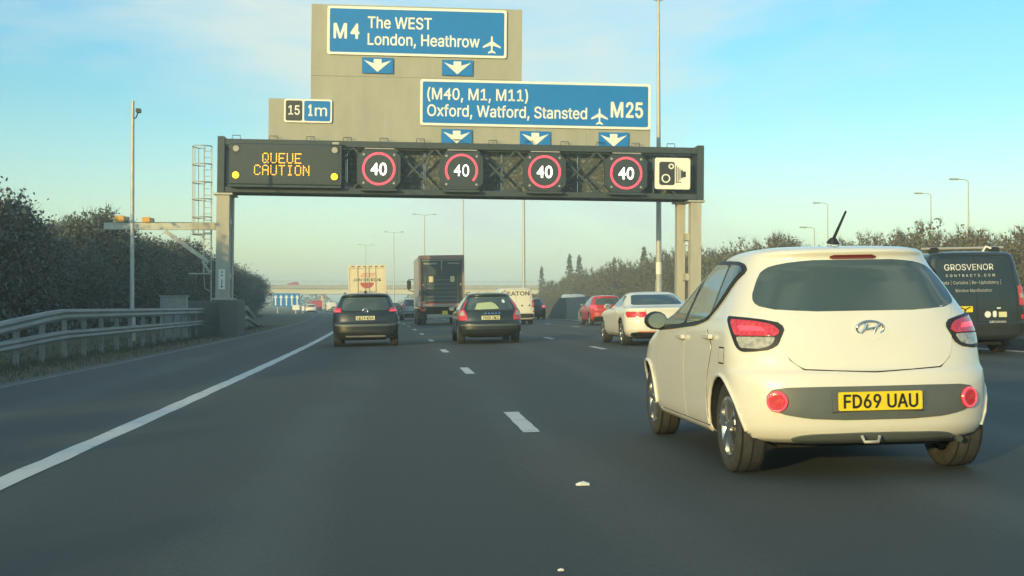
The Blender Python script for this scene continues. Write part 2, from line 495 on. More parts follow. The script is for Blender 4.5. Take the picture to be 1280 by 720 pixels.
# asphalt: grain, worn wheel paths, joints between the paving lanes
def asphalt():
    m = bpy.data.materials.new('asphalt'); m.use_nodes = True
    t = m.node_tree; b = t.nodes['Principled BSDF']
    co = N(t, 'ShaderNodeTexCoord'); s = N(t, 'ShaderNodeSeparateXYZ')
    t.links.new(co.outputs['Object'], s.inputs[0])
    # distance across the carriageway, with the bend taken out
    y0 = N(t, 'ShaderNodeMath', operation='MAXIMUM'); y0.inputs[1].default_value = 0; t.links.new(s.outputs[1], y0.inputs[0])
    y2 = N(t, 'ShaderNodeMath', operation='MULTIPLY'); t.links.new(y0.outputs[0], y2.inputs[0]); t.links.new(y0.outputs[0], y2.inputs[1])
    yk = N(t, 'ShaderNodeMath', operation='MULTIPLY_ADD'); yk.inputs[1].default_value = K
    t.links.new(y2.outputs[0], yk.inputs[0]); t.links.new(s.outputs[0], yk.inputs[2])
    ph = N(t, 'ShaderNodeMath', operation='MULTIPLY_ADD'); ph.inputs[1].default_value = 2 * math.pi / 1.86; ph.inputs[2].default_value = 2 * math.pi * 2.6 / 1.86
    t.links.new(yk.outputs[0], ph.inputs[0])
    cs = N(t, 'ShaderNodeMath', operation='COSINE'); t.links.new(ph.outputs[0], cs.inputs[0])
    mp_ = N(t, 'ShaderNodeMapping'); mp_.inputs['Scale'].default_value = (1.0, 0.06, 1.0); t.links.new(co.outputs['Object'], mp_.inputs[0])
    n1 = N(t, 'ShaderNodeTexNoise'); n1.inputs['Scale'].default_value = 1.1; n1.inputs['Detail'].default_value = 5; t.links.new(mp_.outputs[0], n1.inputs['Vector'])
    n2 = N(t, 'ShaderNodeTexNoise'); n2.inputs['Scale'].default_value = 0.35; n2.inputs['Detail'].default_value = 6; t.links.new(co.outputs['Object'], n2.inputs['Vector'])
    n3 = N(t, 'ShaderNodeTexNoise'); n3.inputs['Scale'].default_value = 38; n3.inputs['Detail'].default_value = 3; t.links.new(co.outputs['Object'], n3.inputs['Vector'])
    def madd(a, k, c):
        x = N(t, 'ShaderNodeMath', operation='MULTIPLY_ADD'); x.inputs[1].default_value = k
        t.links.new(a, x.inputs[0])
        if isinstance(c, float): x.inputs[2].default_value = c
        else: t.links.new(c, x.inputs[2])
        return x.outputs[0]
    v = madd(cs.outputs[0], 0.26, 0.0)
    v = madd(n1.outputs[0], 1.15, v)
    v = madd(n2.outputs[0], 0.7, v)
    v = madd(n3.outputs[0], 0.7, v)
    r = N(t, 'ShaderNodeValToRGB')
    r.color_ramp.elements[0].position = 0.55; r.color_ramp.elements[0].color = (0.054, 0.062, 0.058, 1)
    r.color_ramp.elements[1].position = 1.0; r.color_ramp.elements[1].color = (0.122, 0.132, 0.120, 1)
    mrn = N(t, 'ShaderNodeMapRange'); mrn.inputs['From Max'].default_value = 2.35
    t.links.new(v, mrn.inputs[0]); t.links.new(mrn.outputs[0], r.inputs[0])
    t.links.new(r.outputs[0], b.inputs['Base Color'])
    b.inputs['Roughness'].default_value = 0.78
    b.inputs['Specular IOR Level'].default_value = 0.35
    bp = N(t, 'ShaderNodeBump'); bp.inputs['Strength'].default_value = 0.35; bp.inputs['Distance'].default_value = 0.01
    t.links.new(n3.outputs[0], bp.inputs['Height']); t.links.new(bp.outputs[0], b.inputs['Normal'])
    return m
M['asphalt'] = asphalt()
M['line'] = mat('worn_road_paint', (0.60, 0.60, 0.56), 0.75, noise=(7.0, (0.16, 0.17, 0.165), 0.56, 0.78), bump=(60, 0.3))
M['ground'] = mat('rough_grass_ground', (0.060, 0.065, 0.032), 0.95, noise=(0.25, (0.10, 0.09, 0.05), 0.35, 0.7), bump=(3, 0.6))

random.seed(11)
# ground sheet
bs = [-900, -300, -120, -70, -46, -28, -20, -14, -11, -8.8, -7.5, -6.3, -3, 3, 8, 12.6, 12.75, 15, 31, 36, 41, 48, 56, 64, 84, 98, 150, 400, 1200]
gy = [-300, -120] + YS
vs = []; fs = []
for y in gy:
    for b in bs: vs.append((b + sh(y), y, land_z(b, y)))
n = len(bs)
for j in range(len(gy) - 1):
    for i in range(n - 1): fs.append((j * n + i, j * n + i + 1, (j + 1) * n + i + 1, (j + 1) * n + i))
me = bpy.data.meshes.new('ground'); me.from_pydata(vs, [], fs); me.update()
tag(link('ground', me, M['ground']), kind='structure')
road = tag(strip_mesh('motorway_road', -6.25, 12.6, YS, 0.0, M['asphalt'], 6), kind='structure')
road2 = tag(strip_mesh('opposite_carriageway_road', 14.2, 31, YS, 0.24, M['asphalt'], 3, zf=lambda b: 0.0), kind='structure')

YL = [y for y in YS if y > -20 and y < 900]
tag(strip_mesh('hard_shoulder_edge_line', -2.71, -2.51, frange(-6, 110, 232) + frange(115, 800, 137), 0.004, M['line'], wob=0.010), kind='structure')
tag(strip_mesh('right_edge_line', 12.0, 12.2, YL, 0.004, M['line'], wob=0.008), kind='structure')
tag(strip_mesh('drain_channel', -6.02, -5.86, YL, 0.004, M['drain'], wob=0.02), kind='structure')
for b in (1.08, 4.83, 8.62):                                   # lane dashes, each one a mark of its own
    for k in range(-1, 42):
        y = 11.62 + 9.25 * k
        o = strip_mesh('lane_mark', b - 0.075, b + 0.075, frange(y - 1.02, y + 1.02, 8), 0.004, M['line'], wob=0.005)
        tag(o, kind='structure', group='dashed lane markings')

# ------------------------------------------------------------------ gantry
GY = 54.5
SLOPE = 0.0085                                                  # the beam falls a little to the right
def gz(x, z): return z - SLOPE * (x - 2.3)
def gmount(name, label, cat, x, z, y=GY, group=None):
    return thing(name, label, cat, (x, y, gz(x, z)), (0, SLOPE, 0), group)

g = gmount('sign_gantry', 'dark grey motorway gantry of braced beams on beige columns spanning all four lanes', 'gantry', 2.38, 0.0, GY + 0.02)
gx0, gx1 = -10.72, 10.72
def gb(name, x0, x1, y0, y1, z0, z1, m='gantry', bev=0.02):
    return MB().box(x0, x1, y0, y1, z0, z1, bev=bev).build(name, M[m], g)
for y in (0.05, 1.35):
    gb('top_chord', gx0 + 0.31, gx1 - 0.31, y, y + 0.28, 8.02, 8.30)
    gb('bottom_chord', gx0 + 0.31, gx1 - 0.31, y, y + 0.28, 5.97, 6.22)
gb('bottom_tray', gx0 + 0.3, gx1 - 0.3, 0.34, 1.34, 6.02, 6.09)
for x in (gx0, gx1 - 0.3):
    gb('end_post', x, x + 0.3, 0.0, 1.66, 5.94, 8.40)
for y, off in ((0.16, 0.0), (1.5, 0.9)):
    k = 0; x = gx0 + 0.4
    while x < gx1 - 1.7:
        for a, b in ((6.2, 8.05), (8.05, 6.2)):
            MB().bar((x, y + (0.05 if a < b else 0.0), a), (x + 1.8, y + (0.05 if a < b else 0.0), b), 0.06, 0.09).build('brace', M['gantry'], g)
        x += 1.8
for k in range(12):                                             # walkway mesh panels behind the braces
    xa = gx0 + 0.36 + k * 1.73
    gb('mesh_panel', xa, xa + 1.66, 0.95, 0.98, 6.24, 8.0, 'grate', 0)
for k in range(12):
    xa = gx0 + 0.36 + k * 1.73
    gb('upright', xa + 1.67, xa + 1.72, 0.9, 0.96, 6.22, 8.02, 'gantry', 0)
for k in range(13):
    xa = gx0 + 0.6 + k * 1.6
    MB().tube([(xa, 0.2, 8.3), (xa, 0.2, 8.47), (xa + 0.35, 0.2, 8.47), (xa + 0.35, 0.2, 8.3)], 0.018, 6).build('lifting_eye', M['gantry'], g)
# columns
lz = -0.17
for nm, xa, xb, ya, yb, z0, z1 in (('column', -10.75, -10.20, 0.1, 0.6, 1.35, 5.93), ('column', -10.5, -10.17, 1.05, 1.5, 1.35, 5.93),
                               ('column', 10.16, 10.64, 0.1, 0.6, 1.15, 5.93), ('column', 9.72, 10.10, 0.95, 1.4, 1.15, 5.93)):
    gb(nm, xa, xb, ya, yb, z0, z1, 'column', 0.03)
    gb('cap_plate', xa - 0.14, xb + 0.14, ya - 0.1, yb + 0.1, 5.86, 5.945, 'steel', 0.01)
    gb('base_plate', xa - 0.12, xb + 0.12, ya - 0.1, yb + 0.1, z0 - 0.06, z0 + 0.02, 'steel', 0.01)
for z in (2.35, 4.15): gb('column_tie', 10.0, 10.3, 0.4, 1.1, z, z + 0.32, 'column', 0.02)
for z in (2.2, 4.6): gb('column_tie', -10.45, -10.2, 0.55, 1.15, z, z + 0.25, 'steel', 0.02)
pl = MB().box(-10.62, -10.34, 0.075, 0.095, 1.75, 2.62).build('location_plate', M['sign_white'], g)
mk = MB()
for z_, h_, w_ in ((2.50, 0.06, 0.06), (2.36, 0.06, 0.07), (2.06, 0.24, 0.03), (1.87, 0.07, 0.08)): mk.box(-10.48 - w_ / 2, -10.48 + w_ / 2, 0.068, 0.0735, z_ - h_ / 2, z_ + h_ / 2)
mk.build('marker', M['ink'], pl)
def plinth(label, x0, x1, y0, y1, z0, z1, m):
    o = MB().box(x0 - (x0 + x1) / 2, x1 - (x0 + x1) / 2, y0 - y0, y1 - y0, 0, z1 - z0, bev=0.04).build('concrete_plinth', M[m])
    o.location = ((x0 + x1) / 2, y0, z0)
    tag(o, label, 'plinth')
plinth('dark concrete plinth under the left columns of the sign gantry', -9.75, -7.98, 54.2, 56.6, -0.3, 1.33, 'dark_concrete')
plinth('dark concrete impact block beside the left gantry foot at the barrier end', -7.93, -7.22, 53.0, 55.6, -0.3, 1.38, 'dark_concrete')
plinth('concrete plinth under the right columns of the sign gantry', 11.9, 13.25, 53.8, 56.6, 0.1, 1.1, 'concrete')

# ladder cage by the left column
lad = thing('access_ladder', 'galvanised caged access ladder beside the left gantry column', 'ladder', (-9.05, 56.1, 0))
for x in (-0.05, 0.28): MB().bar((x, 0, 1.3 if x > 0 else 2.6), (x, 0, 8.2), 0.06).build('stringer', M['steel'], lad)
for k in range(20): MB().tube([(-0.05, 0, 2.7 + k * 0.28), (0.28, 0, 2.7 + k * 0.28)], 0.014, 5).build('rung', M['steel'], lad)
for z in (4.3, 5.05, 5.85, 6.6, 7.4, 8.2):
    MB().tube([(0.30, 0, z), (0.32, -0.35, z), (0.05, -0.62, z), (-0.35, -0.55, z), (-0.52, -0.2, z), (-0.52, 0.15, z), (-0.35, 0.4, z), (-0.05, 0.35, z), (-0.05, 0, z)], 0.026, 5).build('hoop', M['steel'], lad)
for p in ((0.05, -0.62), (-0.35, -0.55), (-0.52, -0.2), (-0.52, 0.15), (-0.35, 0.4)):
    MB().tube([(p[0], p[1], 4.3), (p[0], p[1], 8.2)], 0.016, 5).build('cage_bar', M['steel'], lad)
MB().box(-0.65, 0.25, -0.4, 0.3, 2.52, 2.58).build('landing', M['steel'], lad)
MB().tube([(-0.02, -0.1, 2.5), (0.02, -0.1, 1.9), (0.3, -0.1, 1.75)], 0.025, 6).build('bracket', M['steel'], lad)

# cantilever arm with detectors
arm = thing('detector_gantry', 'cantilever steel arm with diagonal brace reaching left over the trees from the gantry column', 'arm', (-8.45, 55.6, 0))
MB().bar((-4.85, 0, 4.62), (-0.02, 0, 4.62), 0.22, 0.30).build('beam', M['steel'], arm)
MB().box(-1.05, -0.05, -0.14, 0.14, 4.5, 4.79).build('sleeve', M['column'], arm)
MB().bar((-2.25, 0, 4.42), (-0.35, 0, 3.05), 0.16, 0.16).build('diagonal_brace', M['steel'], arm)
MB().bar((-0.62, 0, 3.1), (-0.3, 0, 2.6), 0.10, 0.10).build('brace_foot', M['steel'], arm)
MB().tube([(-4.8, 0.02, 4.79), (-0.1, 0.02, 4.79)], 0.02, 6).build('conduit', M['gantry'], arm)
for x, lb in ((-12.55, 'orange detector housing at the outer end of the cantilever arm'), (-11.42, 'smaller orange detector housing further in on the cantilever arm')):
    b_ = thing('detector_housing', lb, 'detector', (x, 55.6, 4.775), group='orange housings on the cantilever arm')
    wdt = 0.30 if x < -12 else 0.24
    MB().box(-wdt, wdt * 0.4, -0.17, 0.17, 0.0, 0.30 if x < -12 else 0.24, bev=0.02).build('housing', M['orange'], b_)
    MB().box(wdt * 0.4, wdt, -0.15, 0.15, 0.0, 0.26 if x < -12 else 0.2, bev=0.02).build('shade_panel', M['lift'], b_)

# backing boards
bb = gmount('backing_board', 'beige stepped backing board standing on the gantry behind the blue signs', 'sign board', 0.3, 8.1, GY + 0.45)
def board(x0, x1, z0, z1, nm='board_panel'):
    MB().box(x0 - 0.3, x1 - 0.3, 0, 0.06, z0 - 8.1, z1 - 8.1, bev=0.008).build(nm, M['board'], bb)
xs = [-4.33, -1.05, 2.1, 4.98]
for i in range(3):
    for za, zb in ((8.32, 11.2), (11.206, 14.37)):
        board(xs[i] + (0.005 if i else 0), xs[i + 1], za, zb)
board(-6.15, -4.335, 8.32, 10.16)
for a, b in ((4.986, 7.9), (7.905, 10.8)): board(a, b, 8.32, 11.14)
for x in (-5.4, -2.4, 0.8, 3.6, 6.6, 9.6): MB().box(x - 0.35, x - 0.27, 0.07, 0.22, 0.2, 2.0 if (x < -4.5 or x > 5) else 6.1).build('post', M['steel'], bb)

def sign_panel(root, x0, x1, z0, z1, face, r=0.12, bw=0.11, y=0.0):
    """rounded sign: white border plate with a coloured field standing 6 mm proud"""
    MB().prism(rounded([(x0, z0), (x1, z0), (x1, z1), (x0, z1)], r), y, y + 0.04).build('border', M['sign_white'], root)
    MB().prism(rounded([(x0 + bw, z0 + bw), (x1 - bw, z0 + bw), (x1 - bw, z1 - bw), (x0 + bw, z1 - bw)], r * 0.7), y - 0.006, y - 0.001).build('face', M[face], root)
def letters(root, items, y=-0.011, m='sign_white', bold=0.022):
    for (s, x0, x1, zb, cap, *rest) in items:
        mb = MB(); text_into(mb, s, x0, x1, zb, cap, y, rest[0] if rest else bold)
        mb.build('lettering', M[m], root, fix=False)
def plane_symbol(root, cx, cz, s, y=-0.010):
    pts = [(0, 1.0), (0.09, 0.85), (0.11, 0.35), (1.0, -0.22), (1.0, -0.40), (0.11, -0.10), (0.08, -0.62), (0.42, -0.88), (0.42, -1.0), (0, -0.90)]
    mb = MB()
    poly = pts + [(-x, z) for x, z in reversed(pts[1:-1])]
    mb.prism([(cx + a * s, cz + b * s) for a, b in poly], y, y + 0.003)
    o = mb.build('aeroplane_symbol', M['sign_white'], root)
    bm = bmesh.new(); bm.from_mesh(o.data); bmesh.ops.triangulate(bm, faces=[f for f in bm.faces if len(f.verts) > 4]); bm.to_mesh(o.data); bm.free()

SY = GY + 0.36
s1 = gmount('direction_sign', 'large blue M4 sign reading The WEST, London, Heathrow at the top of the gantry', 'road sign', 0.36, 12.15, SY)
sign_panel(s1, -3.96, 3.96, 0.0, 2.14, 'sign_blue')
letters(s1, [('M', -3.66, -3.12, 0.72, 0.64, 0.038), ('4', -2.92, -2.58, 0.72, 0.64, 0.038), ('The WEST', -2.18, 0.62, 1.20, 0.50), ('London, Heathrow', -2.18, 2.75, 0.46, 0.50)])
plane_symbol(s1, 3.3, 0.60, 0.40)
s2 = gmount('direction_sign', 'wide blue M25 sign reading Oxford, Watford, Stansted above the right lanes', 'road sign', 5.64, 9.10, SY)
sign_panel(s2, -5.16, 5.16, 0.0, 2.05, 'sign_blue')
letters(s2, [('(M40, M1, M11)', -4.84, -0.38, 1.16, 0.50), ('Oxford, Watford, Stansted', -4.84, 2.28, 0.42, 0.50), ('M', 3.38, 3.90, 0.54, 0.66, 0.038), ('25', 4.06, 4.80, 0.54, 0.66, 0.038)])
plane_symbol(s2, 2.85, 0.56, 0.38)
s3 = gmount('junction_sign', 'small black and blue junction sign reading 15 and 1m on the left board', 'road sign', -4.42, 9.11, SY)
MB().prism(rounded([(-1.04, 0), (1.04, 0), (1.04, 1.03), (-1.04, 1.03)], 0.12), 0, 0.04).build('border', M['sign_white'], s3)
MB().prism(rounded([(-0.97, 0.07), (-0.25, 0.07), (-0.25, 0.96), (-0.97, 0.96)], 0.09), -0.006, -0.001).build('black_patch', M['sign_black'], s3)
MB().prism(rounded([(-0.17, 0.07), (0.97, 0.07), (0.97, 0.96), (-0.17, 0.96)], 0.09), -0.006, -0.001).build('blue_patch', M['sign_blue'], s3)
letters(s3, [('15', -0.85, -0.37, 0.34, 0.40), ('1', 0.03, 0.17, 0.30, 0.48, 0.045), ('m', 0.30, 0.82, 0.30, 0.48, 0.012)])
def arrow_sign(x, z, label):
    a = gmount('lane_arrow_sign', label, 'arrow sign', x, z, SY, 'blue lane arrow signs on the gantry')
    MB().box(-0.68, 0.68, 0, 0.03, 0, 0.70, bev=0.006).build('plate', M['sign_blue'], a)
    pts = [(-0.17, 0.63), (0.17, 0.63), (0.17, 0.44), (0.60, 0.58), (0.0, 0.06), (-0.60, 0.58), (-0.17, 0.44)]
    o = MB().prism(pts, -0.008, -0.001).build('arrow', M['sign_white'], a)
    bm = bmesh.new(); bm.from_mesh(o.data); bmesh.ops.triangulate(bm, faces=[f for f in bm.faces if len(f.verts) > 4]); bm.to_mesh(o.data); bm.free()
arrow_sign(-1.39, 11.35, 'blue down arrow below the left half of the M4 sign')
arrow_sign(2.13, 11.33, 'blue down arrow below the right half of the M4 sign')
arrow_sign(2.10, 8.44 - 0.19, 'blue down arrow below the left end of the M25 sign')
arrow_sign(5.60, 8.40 - 0.17, 'blue down arrow below the middle of the M25 sign')
arrow_sign(9.13, 8.42 - 0.17, 'blue down arrow below the right end of the M25 sign')

# lane signals
def octo(x0, x1, z0, z1, c): return [(x0 + c, z0), (x1 - c, z0), (x1, z0 + c), (x1, z1 - c), (x1 - c, z1), (x0 + c, z1), (x0, z1 - c), (x0, z0 + c)]
def dotring(r, n, a0=0.0, a1=2 * math.pi, rows=2, dr=0.056, rad=0.026, y=-0.012):
    mb = MB()
    for j in range(rows):
        rr = r - j * dr
        cnt = int(n * (a1 - a0) / (2 * math.pi))
        for k in range(cnt):
            a = a0 + (a1 - a0) * k / cnt
            mb.prism(circle(rr * math.cos(a), rr * math.sin(a), rad, 6), y, y + 0.01)
    return mb
for x, lb, part in ((-1.31, 'speed signal showing a red ringed 40 over the first lane from the left', False),
                    (2.29, 'speed signal with a broken red ring round 40 over the second lane', True),
                    (5.95, 'speed signal showing a red ringed 40 over the third lane', False),
                    (9.58, 'speed signal showing a red ringed 40 beside the camera sign', False)):
    s = gmount('speed_signal', lb, 'speed signal', x, 7.02, GY - 0.28, 'lane speed signals on the gantry')
    MB().prism(octo(-0.94, 0.94, -0.80, 0.86, 0.28), 0.0, 0.26).build('housing', M['sign_face'], s)
    MB().prism(octo(-0.80, 0.80, -0.70, 0.78, 0.22), -0.03, -0.002).build('face_panel', M['sign_face'], s)
    MB().box(-0.62, 0.66, -0.06, -0.01, 0.90, 0.94).build('hood_rail', M['lens_off'], s)
    MB().box(-0.80, 0.80, -0.05, 0.2, -0.92, -0.82, bev=0.01).build('sill', M['gantry'], s)
    ring = dotring(0.70, 66, R(-40) if part else 0.0, R(220) if part else 2 * math.pi, y=-0.042) if part else dotring(0.70, 66, y=-0.042)
    ro = tag(ring.build('led_ring', M['red_led'], s), kind='stuff')
    for v in ro.data.vertices: v.co.z += 0.04
    mb = MB(); text_into(mb, '4', -0.33, -0.04, -0.22, 0.50, -0.05, 0.0 if part else 0.03); text_into(mb, '0', 0.04, 0.33, -0.22, 0.50, -0.05, 0.0 if part else 0.03)
    mb.build('speed_digits', M['white_led'], s, fix=False)
    for (dx, dz) in ((-0.66, 0.66), (0.66, 0.66), (-0.66, -0.58), (0.66, -0.58)):
        MB().prism(circle(dx, dz, 0.05, 10), -0.045, -0.03).build('corner_lantern', M['lens_off'], s)

# message sign
ms = gmount('message_sign', 'dark electronic message board with amber QUEUE CAUTION lettering', 'message sign', -5.33, 6.28, GY - 0.3)
MB().box(-2.40, 2.40, 0.0, 0.3, 0.0, 1.80, bev=0.05).build('housing', M['sign_face'], ms)
MB().box(-2.28, 2.28, -0.02, -0.002, 0.10, 1.72).build('face_panel', M['sign_face'], ms)
FONT = {'Q': '01110 10001 10001 10001 10101 10010 01101', 'U': '10001 10001 10001 10001 10001 10001 01110', 'E': '11111 10000 10000 11110 10000 10000 11111',
        'C': '01110 10001 10000 10000 10000 10001 01110', 'A': '01110 10001 10001 11111 10001 10001 10001', 'T': '11111 00100 00100 00100 00100 00100 00100',
        'I': '01110 00100 00100 00100 00100 00100 01110', 'O': '01110 10001 10001 10001 10001 10001 01110', 'N': '10001 11001 10101 10101 10011 10001 10001'}
for word, cx, ztop in (('QUEUE', -0.10, 1.36), ('CAUTION', -0.10, 0.84)):
    px, pz = 0.058, 0.066
    x = cx - len(word) * 6 * px / 2
    for ch in word:
        mb = MB()
        for r_, row in enumerate(FONT[ch].split()):
            for c_, on in enumerate(row):
                if on == '1':
                    mb.prism(circle(x + c_ * px, ztop - r_ * pz, 0.0235, 6), -0.032, -0.022)
        mb.build('led_letter', M['amber'], ms)
        x += 6 * px
for (dx, dz, m) in ((-2.12, 0.40, 'yellow_lamp'), (2.10, 0.40, 'yellow_lamp'), (-2.12, 1.55, 'lens_off'), (2.10, 1.55, 'lens_off')):
    MB().prism(circle(dx, dz, 0.21, 18), -0.026, -0.021).build('lantern_bezel', M['trim'], ms)
    MB().prism(circle(dx, dz, 0.145 if m == 'yellow_lamp' else 0.13, 16), -0.05, -0.027).build('warning_lantern', M[m], ms)
MB().box(2.0, 2.28, -0.05, 0.1, 1.80, 1.90).build('light_sensor', M['lens_off'], ms)
MB().box(-2.4, 2.4, -0.06, 0.28, -0.10, -0.005, bev=0.01).build('sill', M['gantry'], ms)

# camera sign
cs_ = gmount('camera_sign', 'square cream speed camera sign at the right end of the gantry beam', 'camera sign', 11.70, 6.40, GY - 0.1)
MB().prism(rounded([(-0.80, 0), (0.80, 0), (0.80, 1.40), (-0.80, 1.40)], 0.10), 0, 0.03).build('plate', M['sign_white'], cs_)
MB().prism(rounded([(-0.60, 0.18), (0.10, 0.18), (0.10, 1.22), (-0.60, 1.22)], 0.12), -0.008, -0.002).build('camera_body', M['sign_black'], cs_)
def ringpoly(mb, cx, cz, r0, r1, y0, y1, n=20):
    a = circle(cx, cz, r0, n); b = circle(cx, cz, r1, n)
    vs = [(p[0], y0, p[1]) for p in a] + [(p[0], y0, p[1]) for p in b] + [(p[0], y1, p[1]) for p in a] + [(p[0], y1, p[1]) for p in b]
    fs = []
    for i in range(n):
        j = (i + 1) % n
        fs += [(i, j, n + j, n + i), (2 * n + i, 3 * n + i, 3 * n + j, 2 * n + j), (i, 2 * n + i, 2 * n + j, j), (n + i, n + j, 3 * n + j, 3 * n + i)]
    mb.add(vs, fs); return mb
for (cx, cz, r) in ((-0.30, 0.48, 0.20), (-0.06, 1.02, 0.125)):
    ringpoly(MB(), cx, cz, r, r - 0.06, -0.014, -0.0095).build('lens_ring', M['sign_white'], cs_)
for (xa, h) in ((0.155, 0.40), (0.235, 0.33), (0.315, 0.26)):
    MB().box(xa, xa + 0.035, -0.008, -0.002, 0.66 - h * 0.95, 0.66 + h).build('bellows_line', M['sign_black'], cs_)
MB().box(0.155, 0.40, -0.0085, -0.0025, 0.30, 0.335).build('bellows_line', M['sign_black'], cs_)
MB().prism([(0.38, 0.50), (0.46, 0.50), (0.46, 0.54), (0.60, 0.54), (0.60, 0.80), (0.46, 0.80), (0.46, 0.86), (0.38, 0.86)], -0.008, -0.002).build('eyepiece', M['sign_black'], cs_)

# ------------------------------------------------------------------ crash barrier on the left verge
def barrier(label, ya, yb, ztop, zlow, b0=-8.0, end_lo=None, end_hi=None, gap=1.95):
    root = thing('crash_barrier', label, 'barrier', at(b0, ya))
    O = root.location
    def zr(y, z):
        k = 1.0
        if end_lo and y < end_lo[1]: k = max(0.0, (y - end_lo[0]) / (end_lo[1] - end_lo[0]))
        if end_hi and y > end_hi[0]: k = max(0.0, (end_hi[1] - y) / (end_hi[1] - end_hi[0]))
        return land_z(b0, y) + 0.04 + z * (0.10 + 0.90 * k)
    ys = frange(ya, yb, max(4, int((yb - ya) / 1.3)))
    for nm, z, hh in (('top_rail', ztop, 0.26), ('lower_rail', zlow, 0.22)):
        vs = []; fs = []
        prof = [(0.0, -hh / 2), (0.07, -hh / 2 + 0.01), (0.10, -hh / 4), (0.07, 0.0), (0.10, hh / 4), (0.07, hh / 2 - 0.01), (0.0, hh / 2), (-0.06, hh / 2), (-0.06, -hh / 2)]
        for y in ys:
            x = b0 + sh(y)
            for (a, c) in prof: vs.append((x + a - O.x, y - O.y, zr(y, z) + c - O.z))
        n = len(prof)
        for j in range(len(ys) - 1):
            for i in range(n):
                k = (i + 1) % n
                fs.append((j * n + i, j * n + k, (j + 1) * n + k, (j + 1) * n + i))
        MB().add(vs, fs + [tuple(range(n)), tuple(reversed(range((len(ys) - 1) * n, len(ys) * n)))]).build(nm, M['rail'], root)
    y = ya + 0.5
    while y < yb:
        x = b0 + sh(y) - 0.14
        zt = zr(y, ztop) + 0.06
        MB().box(x - 0.05 - O.x, x + 0.05 - O.x, y - 0.06 - O.y, y + 0.06 - O.y, land_z(b0, y) - 0.2 - O.z, zt - O.z).build('post', M['rail'], root)
        y += gap
barrier('grey double rail crash barrier along the verge, ramped down towards the viewer', 13.0, 53.2, 1.05, 0.55, end_lo=(13.0, 30.0))
barrier('short grey crash barrier beyond the gantry, ramped down at its far end', 57.2, 80.0, 1.12, 0.6, end_hi=(72.0, 80.0))

# CCTV mast and cabinet behind the barrier
ct = thing('camera_mast', 'slim grey pole with a small camera bracket rising from behind the left barrier', 'mast', (-10.45, 48.0, -0.25))
MB().tube([(0, 0, 0), (0, 0, 0.9), (0, 0, 1.0), (0, 0, 9.15)], [0.14, 0.14, 0.085, 0.06], 10).build('pole', M['steel'], ct)
MB().tube([(0, 0, 8.45), (0.12, 0, 8.52), (0.20, 0, 8.72)], 0.025, 6).build('bracket', M['gantry'], ct)
MB().box(0.13, 0.30, -0.12, 0.1, 8.70, 8.86, bev=0.02).build('camera_head', M['gantry'], ct)
cb = thing('roadside_cabinet', 'grey roadside equipment cabinet behind the left crash barrier', 'cabinet', (-9.3, 50.0, -0.25))
MB().box(-0.50, 0.50, 0, 0.5, 0.12, 1.72, bev=0.015).build('body', M['cabinet'], cb)
MB().box(-0.54, 0.54, -0.04, 0.54, 1.725, 1.78, bev=0.01).build('roof', M['cabinet'], cb)
MB().box(-0.52, 0.52, -0.02, 0.52, 0.0, 0.115).build('plinth', M['concrete'], cb)
for x in (-0.49, 0.005): MB().box(x, x + 0.485, -0.02, -0.002, 0.18, 1.66, bev=0.005).build('door', M['cabinet'], cb)
MB().box(-0.16, -0.08, -0.035, -0.021, 1.02, 1.12).build('warning_label', M['sign_white'], cb)

# ------------------------------------------------------------------ central reserve
def reserve_wall(ya, yb, label, prof, m, name='concrete_barrier', b0=12.95):
    ys = frange(ya, yb, max(3, int((yb - ya) / 6)))
    O = at(b0, ya)
    vs = []; fs = []; n = len(prof)
    for y in ys:
        P = at(b0, y)
        for (a, c) in prof: vs.append((P.x + a - O.x, P.y - O.y, 0.19 + c - O.z))
    for j in range(len(ys) - 1):
        for i in range(n):
            k = (i + 1) % n
            fs.append((j * n + i, j * n + k, (j + 1) * n + k, (j + 1) * n + i))
    fs += [tuple(range(n)), tuple(reversed(range((len(ys) - 1) * n, len(ys) * n)))]
    o = MB().add(vs, fs).build(name, M[m]); o.location = O
    return tag(o, label, 'barrier')
STEP = [(-0.27, -0.2), (0.27, -0.2), (0.27, 0.25), (0.16, 0.32), (0.11, 0.9), (-0.11, 0.9), (-0.16, 0.32), (-0.27, 0.25)]
reserve_wall(-20, 53.7, 'long grey concrete step barrier on the central reserve before the gantry', STEP, 'concrete')
reserve_wall(56.7, 76.5, 'short grey concrete barrier between the gantry column and the tall wall section', STEP, 'concrete')
reserve_wall(101, 400, 'far grey concrete barrier running on towards the bridge', STEP, 'concrete')
TALL = [(-0.42, -0.2), (0.42, -0.2), (0.42, 1.52), (-0.42, 1.52)]
reserve_wall(85, 100.8, 'dark tall wall section on the central reserve beside the red hatchback', TALL, 'dark_concrete', 'reserve_wall')
reserve_wall(77, 84.8, 'pale tall concrete section before the dark wall on the central reserve', TALL, 'concrete', 'reserve_wall')

